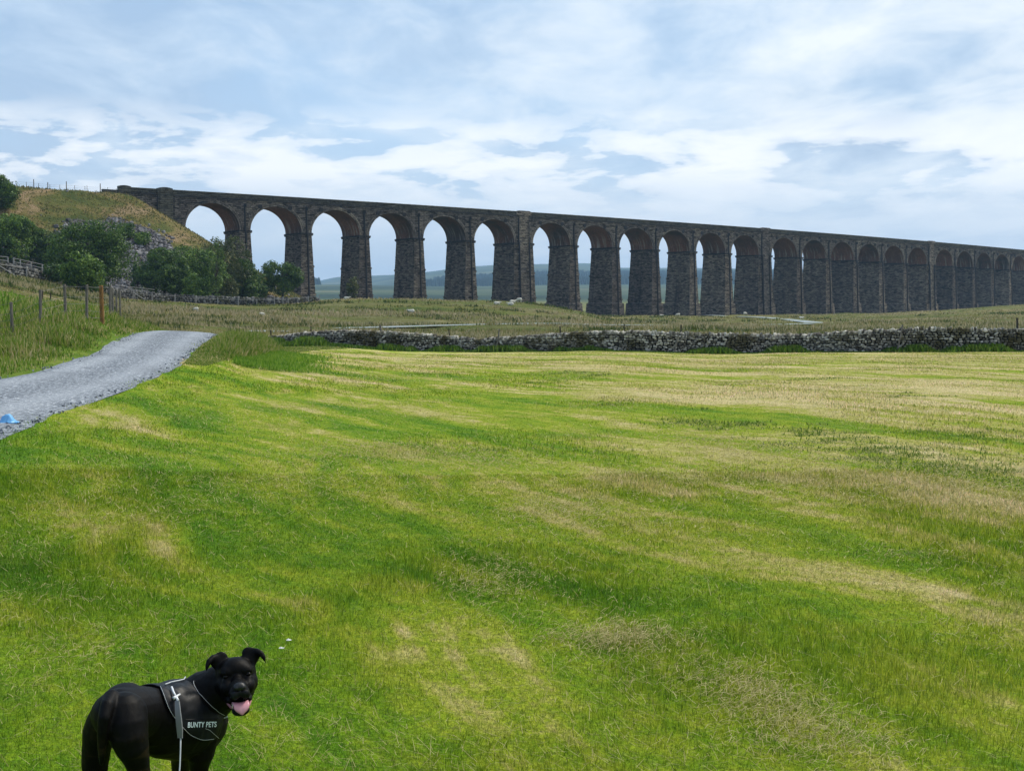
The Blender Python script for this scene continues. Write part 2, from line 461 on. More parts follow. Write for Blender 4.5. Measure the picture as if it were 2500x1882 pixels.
def field_colour(t, pos):
    """mown hay meadow: green swaths with straw coloured rows"""
    warp = t.noise(t.scalevec(pos, (1, 1, 0)), 0.16, 2, 0.5, out='Color')
    wp = t.vmath('ADD', pos, t.vmath('SCALE', t.vmath('SUBTRACT', warp, (0.5, 0.5, 0.5)), scale=2.4))
    rot = t.scalevec(wp, (1, 1, 0), (0, 0, -0.47))          # x = across the rows, y = along them
    big = t.noise(t.scalevec(rot, (0.62, 0.075, 0)), 1.0, 3, 0.55)
    med = t.noise(t.scalevec(rot, (2.6, 0.42, 0)), 1.0, 5, 0.66, 0.25)
    fine = t.noise(t.scalevec(pos, (1, 1, 0)), 4.0, 5, 0.75, 0.4)
    tiny = t.noise(t.scalevec(pos, (1, 1, 0)), 34.0, 3, 0.7)
    sepn = t.new('ShaderNodeSeparateXYZ'); t.link(pos, sepn.inputs[0])
    # more straw towards the far right, lusher near the camera and along the track
    lr = t.math('ADD', t.math('MULTIPLY', sepn.outputs[0], 0.008), t.math('MULTIPLY', sepn.outputs[1], 0.0028))
    lr = t.math('MINIMUM', t.math('MAXIMUM', lr, -0.14), 0.12)
    v = t.math('ADD', t.math('ADD', t.math('MULTIPLY', big, 0.66), t.math('MULTIPLY', med, 0.46)), t.math('ADD', t.math('MULTIPLY', fine, 0.30), t.math('SUBTRACT', lr, 0.181)))
    c = t.ramp(v, [(0.38, (0.060, 0.170, 0.004)), (0.46, (0.108, 0.228, 0.005)), (0.53, (0.185, 0.290, 0.010)), (0.60, (0.290, 0.350, 0.022)), (0.65, (0.430, 0.400, 0.110)), (0.72, (0.60, 0.51, 0.25))])
    # dull bluish herb patches
    herb = t.ramp(t.noise(t.scalevec(pos, (1, 1, 0)), 0.45, 3, 0.6), [(0.56, 0.0), (0.68, 1.0)])
    c = t.mix(t.math('MULTIPLY', herb, 0.22), c, (0.062, 0.125, 0.030))
    c = t.mix(t.ramp(tiny, [(0.38, 0.45), (0.55, 0.0)]), c, (0.030, 0.060, 0.008))
    return c


def blade_shader(t, b, col):
    """thin leaves let some light through"""
    m = t.t; b.inputs['Roughness'].default_value = 0.55; b.inputs['Specular IOR Level'].default_value = 0.25
    t.link(col, b.inputs['Base Color'])
    tr = t.new('ShaderNodeBsdfTranslucent'); t.link(col, tr.inputs['Color'])
    mx = t.new('ShaderNodeMixShader'); mx.inputs[0].default_value = 0.42
    out = t.n['Material Output']
    t.link(b.outputs[0], mx.inputs[1]); t.link(tr.outputs[0], mx.inputs[2]); t.link(mx.outputs[0], out.inputs['Surface'])


M = {}
m, t, b = principled('mown_grass_ground', rough=0.95, spec=0.1)
pos = geo_pos(t); c = field_colour(t, pos)
t.link(c, b.inputs['Base Color'])
add_bump(t, b, t.noise(pos, 26.0, 4, 0.7), 0.9, 0.06)
M['field'] = m

m, t, b = principled('mown_grass_blade'); pos = geo_pos(t)
c = field_colour(t, pos)
r = t.attr('rnd')
c = t.mix(1.0, c, t.ramp(r, [(0.0, (0.35, 0.45, 0.35)), (0.35, (0.85, 0.9, 0.85)), (0.65, (1.22, 1.15, 1.1)), (0.86, (1.50, 1.35, 1.7)), (1.0, (2.1, 1.65, 3.2))]), 'MULTIPLY')
blade_shader(t, b, c); M['blade'] = m


def rough_colour(t, pos):
    s1 = t.noise(t.scalevec(pos, (0.035, 0.11, 0)), 1.0, 5, 0.6, 0.6)
    s2 = t.noise(t.scalevec(pos, (0.3, 0.6, 0)), 1.0, 4, 0.65, 0.3)
    v = t.math('ADD', t.math('MULTIPLY', s1, 0.62), t.math('MULTIPLY', s2, 0.42))
    c = t.ramp(v, [(0.38, (0.045, 0.072, 0.011)), (0.45, (0.095, 0.122, 0.020)), (0.51, (0.160, 0.155, 0.040)), (0.58, (0.200, 0.170, 0.070)), (0.66, (0.34, 0.285, 0.16))])
    return c


m, t, b = principled('rough_moor_grass', rough=0.95, spec=0.1); pos = geo_pos(t)
c = rough_colour(t, pos)
gm = t.attr('green')
c = t.mix(t.math('MULTIPLY', gm, 0.60), c, t.ramp(t.noise(pos, 0.35, 6, 0.7), [(0.35, (0.030, 0.055, 0.008)), (0.52, (0.068, 0.100, 0.016)), (0.68, (0.13, 0.135, 0.038))]))
t.link(c, b.inputs['Base Color'])
add_bump(t, b, t.noise(pos, 2.6, 6, 0.7), 1.0, 0.5)
M['moor'] = m

m, t, b = principled('bank_grass', rough=0.95, spec=0.1); pos = geo_pos(t)
c = t.ramp(t.noise(pos, 0.5, 6, 0.65), [(0.32, (0.060, 0.120, 0.012)), (0.5, (0.120, 0.195, 0.018)), (0.64, (0.20, 0.24, 0.04)), (0.75, (0.30, 0.28, 0.09))])
t.link(c, b.inputs['Base Color']); add_bump(t, b, t.noise(pos, 6, 5, 0.7), 1.0, 0.2)
M['bank'] = m

m, t, b = principled('embankment_turf', rough=0.95, spec=0.1); pos = geo_pos(t)
sn = t.noise(t.scalevec(pos, (0.10, 0.10, 0.16)), 1.0, 6, 0.65, 0.8)
c = t.ramp(sn, [(0.36, (0.055, 0.075, 0.018)), (0.46, (0.105, 0.110, 0.028)), (0.54, (0.170, 0.135, 0.050)), (0.62, (0.27, 0.195, 0.11))])
scr = t.math('ADD', t.attr('scree'), t.math('MULTIPLY', t.math('SUBTRACT', t.noise(pos, 0.35, 5, 0.7), 0.5), 1.6))
vor = t.new('ShaderNodeTexVoronoi'); vor.inputs['Scale'].default_value = 1.5; t.link(pos, vor.inputs['Vector'])
sc_c = t.mix(t.ramp(vor.outputs['Distance'], [(0.1, 0.0), (0.6, 1.0)]), (0.22, 0.21, 0.225), (0.075, 0.070, 0.078))
c = t.mix(t.ramp(scr, [(0.42, 0.0), (0.55, 1.0)]), c, sc_c)
t.link(c, b.inputs['Base Color']); add_bump(t, b, t.noise(pos, 1.6, 6, 0.75), 1.0, 0.6)
M['emb'] = m

m, t, b = principled('hill_moorland', rough=1.0, spec=0.05); pos = geo_pos(t)
hn = t.noise(t.scalevec(pos, (1, 2.2, 0)), 0.0016, 7, 0.62, 0.4)
c = t.ramp(hn, [(0.36, (0.022, 0.038, 0.020)), (0.5, (0.045, 0.068, 0.030)), (0.60, (0.085, 0.100, 0.045)), (0.70, (0.14, 0.135, 0.075))])
t.link(c, b.inputs['Base Color']); M['hill'] = m

m, t, b = principled('grey_limestone_gravel', rough=0.95, spec=0.15); pos = geo_pos(t)
g1 = t.noise(t.scalevec(pos, (1, 0.45, 1)), 17, 4, 0.8); g2 = t.noise(pos, 0.9, 4, 0.6)
rut = t.attr('rut')
base = t.ramp(g1, [(0.34, (0.040, 0.048, 0.058)), (0.46, (0.130, 0.149, 0.175)), (0.56, (0.235, 0.262, 0.30)), (0.68, (0.56, 0.59, 0.62))])
c = t.mix(t.math('MULTIPLY', t.math('ADD', rut, t.math('MULTIPLY', t.math('SUBTRACT', g2, 0.5), 0.9)), 0.50, clamp=True), base, (0.36, 0.39, 0.43))
c = t.mix(t.ramp(t.noise(pos, 0.45, 4, 0.6), [(0.5, 0.0), (0.7, 0.45)]), c, (0.12, 0.135, 0.155))
t.link(c, b.inputs['Base Color']); add_bump(t, b, g1, 0.9, 0.04); M['gravel'] = m

m, t, b = principled('pale_track_surface', rough=0.9, spec=0.2); pos = geo_pos(t)
c = t.ramp(t.noise(pos, 1.5, 5, 0.65), [(0.35, (0.17, 0.205, 0.21)), (0.65, (0.28, 0.32, 0.325))])
t.link(c, b.inputs['Base Color']); M['track'] = m


def masonry(name, c1, c2, dark, row=0.42, width=0.95, stain=0.5):
    m, t, b = principled(name, rough=0.92, spec=0.15)
    uvn = t.new('ShaderNodeUVMap'); uv = uvn.outputs[0]
    jit = t.noise(uv, 0.7, 3, 0.6, out='Color')
    uvj = t.vmath('ADD', uv, t.vmath('SCALE', t.vmath('SUBTRACT', jit, (0.5, 0.5, 0.5)), scale=0.10))
    br = t.new('ShaderNodeTexBrick'); t.link(uvj, br.inputs['Vector'])
    br.inputs['Scale'].default_value = 1.0; br.inputs['Row Height'].default_value = row; br.inputs['Brick Width'].default_value = width
    br.inputs['Mortar Size'].default_value = 0.035; br.inputs['Mortar Smooth'].default_value = 0.4; br.inputs['Bias'].default_value = -0.1
    br.inputs['Color1'].default_value = (*c1, 1); br.inputs['Color2'].default_value = (*c2, 1); br.inputs['Mortar'].default_value = (*dark, 1)
    rndo = t.new('ShaderNodeObjectInfo').outputs['Random']
    off = t.new('ShaderNodeCombineXYZ'); t.link(t.math('ADD', t.math('MULTIPLY', rndo, 37.0), 0.37), off.inputs[2]); t.link(t.math('MULTIPLY', rndo, 5.3), off.inputs[1])
    uv = t.vmath('ADD', uv, off.outputs[0])
    # dark noise beds, long and flat along the courses
    n1 = t.noise(t.scalevec(uv, (0.55, 2.3, 1)), 1.0, 5, 0.68, 0.2)
    n2 = t.noise(t.scalevec(uv, (0.10, 0.05, 1)), 1.0, 5, 0.6, 0.5)
    n3 = t.noise(t.scalevec(uv, (1.6, 3.6, 1)), 1.0, 3, 0.7)
    c = t.mix(t.ramp(n1, [(0.40, 0.85), (0.50, 0.0)]), br.outputs['Color'], dark)
    c = t.mix(1.0, c, t.ramp(n2, [(0.3, (0.75, 0.73, 0.76)), (0.55, (1.05, 1.03, 1.0)), (0.7, (1.40, 1.36, 1.28))]), 'MULTIPLY')
    c = t.mix(t.ramp(n3, [(0.58, 0.0), (0.72, stain)]), c, (0.30, 0.29, 0.27))
    c = t.mix(1.0, c, t.ramp(rndo, [(0.0, (0.84, 0.82, 0.82)), (0.5, (1.0, 1.0, 1.0)), (1.0, (1.22, 1.18, 1.10))]), 'MULTIPLY')
    # wet streaks below the string course and the imposts
    ws = t.noise(t.scalevec(uv, (1.1, 0.05, 1)), 1.0, 4, 0.6)
    c = t.mix(t.ramp(ws, [(0.56, 0.0), (0.68, 0.5)]), c, (0.016, 0.017, 0.017))
    t.link(c, b.inputs['Base Color'])
    hgt = t.math('ADD', t.math('MULTIPLY', n3, 0.7), t.math('MULTIPLY', br.outputs['Fac'], -0.6))
    add_bump(t, b, t.math('ADD', hgt, n1), 1.0, 0.35)
    return m


M['stone'] = masonry('sooty_gritstone_masonry', (0.240, 0.212, 0.186), (0.080, 0.072, 0.066), (0.012, 0.012, 0.012))
M['pier'] = masonry('sooty_pier_masonry', (0.265, 0.228, 0.196), (0.080, 0.071, 0.065), (0.008, 0.008, 0.008), stain=0.45)
M['coping'] = masonry('weathered_parapet_stone', (0.125, 0.122, 0.098), (0.082, 0.080, 0.066), (0.028, 0.028, 0.024), row=0.5, width=1.6, stain=0.3)
M['band'] = masonry('dark_string_stone', (0.05, 0.05, 0.05), (0.035, 0.035, 0.038), (0.015, 0.015, 0.017), row=0.6, width=1.6, stain=0.2)

m, t, b = principled('vault_brick', rough=0.9, spec=0.15)
uvn = t.new('ShaderNodeUVMap').outputs[0]
br = t.new('ShaderNodeTexBrick'); t.link(uvn, br.inputs['Vector']); br.inputs['Scale'].default_value = 1.0
br.inputs['Row Height'].default_value = 0.16; br.inputs['Brick Width'].default_value = 0.46; br.inputs['Mortar Size'].default_value = 0.02
br.inputs['Color1'].default_value = (0.290, 0.130, 0.080, 1); br.inputs['Color2'].default_value = (0.150, 0.078, 0.054, 1); br.inputs['Mortar'].default_value = (0.05, 0.045, 0.042, 1)
ro_ = t.new('ShaderNodeObjectInfo').outputs['Random']; co_ = t.new('ShaderNodeCombineXYZ'); t.link(t.math('MULTIPLY', ro_, 31.0), co_.inputs[2]); uvn = t.vmath('ADD', uvn, co_.outputs[0])
n1 = t.noise(t.scalevec(uvn, (0.09, 0.09, 1)), 1.0, 5, 0.6)
c = t.mix(t.ramp(n1, [(0.42, 0.0), (0.62, 0.8)]), br.outputs['Color'], (0.035, 0.036, 0.036))
# lime leached down from the joints: pale tongues low on the vault
st = t.noise(t.scalevec(uvn, (1.5, 0.16, 1)), 1.0, 4, 0.6)
lo = t.attr('low')
c = t.mix(t.math('MULTIPLY', t.ramp(st, [(0.53, 0.0), (0.62, 0.75)]), lo), c, (0.36, 0.33, 0.29))
t.link(c, b.inputs['Base Color']); add_bump(t, b, br.outputs['Fac'], 0.3, 0.05); M['vault'] = m

M['iron'] = principled('black_iron', (0.008, 0.008, 0.010), 0.6, 0.4)[0]


def stone_mat(name, dark, mid, light, moss):
    m, t, b = principled(name, rough=0.95, spec=0.1); pos = geo_pos(t)
    r = t.attr('rnd'); n = t.noise(pos, 9.0, 5, 0.7)
    c = t.ramp(t.math('ADD', t.math('MULTIPLY', r, 0.55), t.math('MULTIPLY', n, 0.5)), [(0.26, dark), (0.46, mid), (0.70, light), (0.90, tuple(min(1, x * 1.45) for x in light))])
    mo = t.noise(pos, 0.55, 5, 0.7)
    c = t.mix(t.ramp(mo, [(0.50, 0.0), (0.60, 0.85)]), c, moss)
    t.link(c, b.inputs['Base Color']); add_bump(t, b, n, 0.7, 0.03)
    return m


M['drystone'] = stone_mat('dry_limestone', (0.060, 0.056, 0.048), (0.185, 0.177, 0.158), (0.38, 0.365, 0.33), (0.060, 0.052, 0.018))
M['drycore'] = principled('wall_core_shadow', (0.018, 0.017, 0.014), 1.0, 0.0)[0]
M['scree'] = stone_mat('loose_scree', (0.04, 0.038, 0.042), (0.12, 0.116, 0.120), (0.27, 0.262, 0.268), (0.11, 0.10, 0.10))
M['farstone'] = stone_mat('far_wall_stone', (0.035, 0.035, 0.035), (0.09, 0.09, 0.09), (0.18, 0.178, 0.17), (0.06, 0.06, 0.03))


def wood(name, a, bcol):
    m, t, b = principled(name, rough=0.9, spec=0.1)
    tcn = t.new('ShaderNodeTexCoord').outputs['Object']
    n = t.noise(t.scalevec(tcn, (9, 9, 1.1)), 3.0, 5, 0.7)
    t.link(t.ramp(n, [(0.35, bcol), (0.62, a)]), b.inputs['Base Color']); add_bump(t, b, n, 0.5, 0.02)
    return m


M['oldwood'] = wood('weathered_grey_wood', (0.19, 0.175, 0.155), (0.065, 0.060, 0.052))
M['orangewood'] = wood('orange_stained_wood', (0.27, 0.145, 0.05), (0.08, 0.05, 0.028))
M['darkwood'] = wood('dark_wet_wood', (0.055, 0.050, 0.042), (0.02, 0.018, 0.015))
M['palewood'] = wood('pale_silvered_wood', (0.30, 0.30, 0.30), (0.18, 0.18, 0.18))
M['wire'] = principled('galvanised_wire', (0.10, 0.10, 0.10), 0.5, 0.5)[0]


# ------------------------------------------------------------------ ground
def scree_line(s): return np.where(s > -33, 10 + (s + 33) * 0.95, 11 + (-33 - s) * 0.25)


def build_ground():
    az1 = np.radians(np.concatenate([np.arange(-180, -40, 4.0), np.arange(-40, -24, 0.5), np.arange(-24, 24, 0.075), np.arange(24, 42, 0.5), np.arange(42, 180.1, 4.0)]))
    r = [0.0, 0.4]
    while r[-1] < 9200:
        x = r[-1]
        step = max(0.28, x * 0.0125)
        if 85 < x < 330: step = x * 0.0062
        r.append(x + step)
    r = np.array(r)
    A, Rr = np.meshgrid(az1, r, indexing='ij')
    X = Rr * np.sin(A); Y = Rr * np.cos(A)
    xf, yf = X.ravel(), Y.ravel()
    Z = H(xf, yf)
    # cut the road bed a little below the gravel sheet
    mg = 0.35 + 0.012 * yf; ins = (xf < right_of(yf, REs) - mg) & (xf > right_of(yf, LEs) + mg) & (yf > REs[0, 1]) & (yf < 84)
    Z = Z - 0.07 * ins
    s, tt = inv_via(xf, yf)
    e = embank(xf, yf) - base_h(xf, yf)
    rr = np.hypot(xf, yf)
    isemb = (e > -0.6) & (rr < 520) & (s < 40)
    wl = wall_y(xf)
    zone = np.ones(len(xf), int)                      # moorland
    zone[(yf < wl + 0.15) & (xf > right_of(yf, REs) - 0.8)] = 0          # the mown field
    zone[(yf < 40) & (xf > right_of(yf, LEs) - 0.3) & (zone == 1)] = 0
    zone[(xf < right_of(yf, LEs) + 0.2) & (yf < 84) & (yf > 12)] = 4              # bank left of the road
    zone[isemb] = 2
    zone[rr > 1250] = 3
    zone[(yf <= 4)] = 0
    # scree ribbons on the embankment, seen between the trees
    n = fbm(s / 9, tt / 9, 5, 4)
    depth = np.clip(-(tt + 1), 0, 60)
    scree = smooth(1 - np.abs(s + 33 + (depth - 20) * 0.42 + 5 * n) / 10) * smooth((depth - 13 - 3 * n) / 4) \
        + smooth(1 - np.abs(s + 74 - (depth - 12) * 0.55 + 4 * n) / 8) * smooth((depth - 5) / 4) \
        + smooth((depth - scree_line(s) - 6 * n) / 3) * (s < -9)
    green = smooth(0.5 + 1.4 * fbm(xf / 30, yf / 18, 41, 3) + 0.5 * ((yf > 205) & (yf < 262) & (np.abs(xf + 10) < 40)))
    gw = smooth((xf + 30 + yf * 0.0) / -6) * (yf < 100)
    green = np.clip(green + gw, 0, 1)
    na, nr = X.shape
    idx = np.arange(na * nr).reshape(na, nr)
    Q = np.stack([idx[:-1, :-1], idx[1:, :-1], idx[1:, 1:], idx[:-1, 1:]], -1).reshape(-1, 4)[:, ::-1]
    keepr = np.tile(np.arange(nr - 1) >= 0, na - 1)
    Q = Q[keepr]
    zq = zone[Q].max(axis=1)
    zq = np.where((zone[Q] == 0).any(axis=1), 0, zq)
    names = {0: ('field', 'field'), 1: ('moorland', 'moor'), 2: ('embankment', 'emb'), 3: ('hills', 'hill'), 4: ('grass_bank', 'bank')}
    V = np.stack([xf, yf, Z], -1)
    for zi, (nm, mt) in names.items():
        q = Q[zq == zi]
        if not len(q): continue
        u, inv = np.unique(q, return_inverse=True)
        o = mesh_obj(nm, V[u], inv.reshape(-1, 4), M[mt], smooth=True, attrs={'scree': scree[u], 'green': green[u]})
        tag(o, kind='structure')


build_ground()


def ribbon(name, left, right, mat, lift, nacross=13, kind='structure', crown=0.0):
    n = len(left); V = []; rut = []
    for i in range(n):
        for k in range(nacross):
            f = k / (nacross - 1); p = left[i] * (1 - f) + right[i] * f
            V.append([p[0], p[1], 0]); rut.append(math.exp(-((f - 0.22) / 0.11) ** 2) + math.exp(-((f - 0.76) / 0.11) ** 2))
    V = np.array(V); rut = np.array(rut)
    V[:, 2] = H(V[:, 0], V[:, 1], False) + lift * (smooth((V[:, 1] - 108) / 15) if name == 'track' else 1.0) + 0.02
    if name == 'road':
        e_ = np.tile(np.abs(np.linspace(-1, 1, nacross)), n); V[:, 2] += 0.012 - 0.050 * smooth((e_ - 0.72) / 0.28)
    ii = np.arange(n * nacross).reshape(n, nacross)
    Q = np.stack([ii[:-1, :-1], ii[:-1, 1:], ii[1:, 1:], ii[1:, :-1]], -1).reshape(-1, 4)
    o = mesh_obj(name, V, Q, mat, smooth=True, attrs={'rut': rut})
    return tag(o, kind=kind)


# match the two edges of the gravel road and make its sides ragged
jl = 0.07 * fbm(np.arange(160) / 3.0, np.zeros(160), 77, 3)[:, None]; jr = 0.08 * fbm(np.arange(160) / 2.6, np.zeros(160), 78, 3)[:, None]
ribbon('road', LEs + jl * np.array([1.0, 0.2]), REs + jr * np.array([1.0, 0.2]), M['gravel'], 0.02)
tn = np.gradient(TRK, axis=0); tn /= np.linalg.norm(tn, axis=1)[:, None]; nn = np.stack([-tn[:, 1], tn[:, 0]], -1)
ribbon('track', TRK + nn * 1.7, TRK - nn * 1.7, M['track'], 0.13, 5)


# ------------------------------------------------------------------ dry stone walls, stone by stone
_ico = bmesh.new(); bmesh.ops.create_icosphere(_ico, subdivisions=1, radius=1.0)
ICO_V = np.array([v.co[:] for v in _ico.verts]); ICO_F = np.array([[v.index for v in f.verts] for f in _ico.faces]); _ico.free()
_cb = bmesh.new(); bmesh.ops.create_cube(_cb, size=2.0); bmesh.ops.bevel(_cb, geom=_cb.edges[:], offset=0.45, segments=1, affect='EDGES', profile=0.6)
bmesh.ops.triangulate(_cb, faces=_cb.faces[:])
CB_V = np.array([v.co[:] for v in _cb.verts]); CB_F = np.array([[v.index for v in f.verts] for f in _cb.faces]); _cb.free()


def stones(name, cen, siz, tang, mat, rs, rough=0.22, parent=None, shape='cube'):
    """cen (n,3), siz (n,3) half sizes along tangent, depth, up; tang (n,) heading angle"""
    n = len(cen); SV, SF = (CB_V, CB_F) if shape == 'cube' else (ICO_V, ICO_F)
    k = len(SV)
    L = np.repeat(SV[None], n, 0) * (1 + rough * rs.uniform(-1, 1, (n, k, 1))) + rough * 0.35 * rs.uniform(-1, 1, (n, k, 3))
    L = L * siz[:, None, :]
    tilt = rs.normal(0, 0.22, n); c, s_ = np.cos(tilt), np.sin(tilt)
    X = L[..., 0] * c[:, None] - L[..., 2] * s_[:, None]; Zz = L[..., 0] * s_[:, None] + L[..., 2] * c[:, None]
    yaw = tang + rs.normal(0, 0.12, n); c, s_ = np.cos(yaw), np.sin(yaw)
    WX = X * c[:, None] - L[..., 1] * s_[:, None]; WY = X * s_[:, None] + L[..., 1] * c[:, None]
    V = np.stack([WX, WY, Zz], -1) + cen[:, None, :]
    Fc = (SF[None] + (np.arange(n) * k)[:, None, None]).reshape(-1, 3)
    return mesh_obj(name, V.reshape(-1, 3), Fc, mat, parent, attrs={'rnd': np.repeat(rs.uniform(0, 1, n), k)})


def drystone_wall(name, path, top, label, mat, core, rs, sx=0.115, sz=0.068, thick=0.62, foot=-0.25, core_name='wall_core', sides=(-1, 1)):
    pl = np.asarray(path, float); d = np.concatenate([[0], np.cumsum(np.linalg.norm(np.diff(pl, axis=0), axis=1))])
    def at(q):
        p = np.stack([np.interp(q, d, pl[:, 0]), np.interp(q, d, pl[:, 1])], -1)
        p2 = np.stack([np.interp(q + 0.5, d, pl[:, 0]), np.interp(q + 0.5, d, pl[:, 1])], -1)
        p1 = np.stack([np.interp(q - 0.5, d, pl[:, 0]), np.interp(q - 0.5, d, pl[:, 1])], -1)
        tv = p2 - p1; return p, np.arctan2(tv[:, 1], tv[:, 0]), np.interp(q, d, top)
    root = empty(name, (pl[0, 0], pl[0, 1], float(top[0]) - 1.5), label, 'wall')
    # core
    q = np.arange(0, d[-1], 0.6); p, a, tp = at(q); g = H(p[:, 0], p[:, 1])
    nx, ny = -np.sin(a), np.cos(a)
    V = []
    for sgn, zz_, th in ((-1, g + foot, thick * 0.42), (-1, tp - 0.22, thick * 0.28), (1, tp - 0.22, thick * 0.28), (1, g + foot, thick * 0.42)):
        V.append(np.stack([p[:, 0] + sgn * nx * th, p[:, 1] + sgn * ny * th, zz_], -1))
    V = np.stack(V, 1); n = len(q); ii = np.arange(n * 4).reshape(n, 4); Q = []
    for k in range(3): Q.append(np.stack([ii[:-1, k], ii[:-1, k + 1], ii[1:, k + 1], ii[1:, k]], -1))
    Q.append(np.stack([ii[:1, 0], ii[:1, 1], ii[:1, 2], ii[:1, 3]], -1)); Q.append(np.stack([ii[-1:, 0], ii[-1:, 3], ii[-1:, 2], ii[-1:, 1]], -1))
    finish_parent(mesh_obj(core_name, V.reshape(-1, 3), np.concatenate(Q), core), root)
    # face stones
    cen = []; siz = []; tg = []
    for sgn in sides:
        zc = 0.0; q0 = 0
        hmax = float((tp - g).max()) + 0.3
        row = 0
        while zc < hmax:
            rh = sz * rs.uniform(0.8, 1.3); zc += rh
            q = rs.uniform(-sx, sx)
            xs = []
            while q < d[-1]:
                w_ = sx * rs.uniform(0.5, 1.5); q += w_; xs.append((q, w_)); q += w_
            xs = np.array(xs); p, a, tp2 = at(xs[:, 0]); g2 = H(p[:, 0], p[:, 1], False)
            z = g2 - 0.1 + zc + rs.normal(0, 0.018, len(xs)); keep = z < tp2 - 0.13
            f = np.clip((z - g2) / np.maximum(tp2 - g2, 0.3), 0, 1)
            th = thick * (0.46 - 0.15 * f) * sgn + rs.normal(0, 0.030, len(xs))
            cc = np.stack([p[:, 0] - np.sin(a) * th, p[:, 1] + np.cos(a) * th, z], -1)
            ss = np.stack([xs[:, 1] * rs.uniform(0.66, 0.95, len(xs)), np.full(len(xs), 0.10), np.full(len(xs), rh) * rs.uniform(0.60, 1.05, len(xs))], -1)
            cen.append(cc[keep]); siz.append(ss[keep]); tg.append(a[keep]); zc += rh
    finish_parent(stones('face_stones', np.concatenate(cen), np.concatenate(siz), np.concatenate(tg), mat, rs), root)
    # coping stones set on edge
    q = 0; xs = []
    while q < d[-1]:
        w_ = sx * rs.uniform(0.35, 0.95); q += w_; xs.append((q, w_)); q += w_
    xs = np.array(xs); p, a, tp2 = at(xs[:, 0])
    hh = sz * rs.uniform(1.3, 2.4, len(xs))
    cc = np.stack([p[:, 0], p[:, 1], tp2 - 0.20 + hh * 0.8], -1)
    ss = np.stack([xs[:, 1], np.full(len(xs), thick * 0.40), hh], -1)
    finish_parent(stones('coping_stones', cc, ss, a, mat, rs), root)
    return root


rsw = np.random.RandomState(11)
drystone_wall('dry_stone_wall', WXY, WTOP - 0.05, 'long dry stone wall of pale rubble with mossy patches across the far end of the mown field', M['drystone'], M['drycore'], rsw)

# wall at the foot of the embankment
W2 = [(-260, 155, 612), (0, 175, 664), (69, 180, 675), (131, 188, 689), (173, 196, 699), (250, 212, 716), (300, 220, 727), (380, 226, 733), (427, 229, 735.5), (500, 231, 737.5), (582, 234, 739.5), (640, 236, 740), (700, 239, 740), (740, 242, 739), (775, 244, 736)]
W2XY = np.array([P(a, c_, b_)[:2] for a, b_, c_ in W2])
W2T = H(W2XY[:, 0], W2XY[:, 1], False) + np.array([1.3, 1.2, 1.2, 1.15, 1.15, 1.1, 1.1, 1.05, 1.05, 1.0, 1.0, 0.95, 0.9, 0.65, 0.5])
drystone_wall('far_stone_wall', W2XY, W2T, 'dark dry stone wall running down below the trees at the foot of the embankment', M['farstone'], M['drycore'], rsw, sx=0.30, sz=0.14, sides=(-1,))


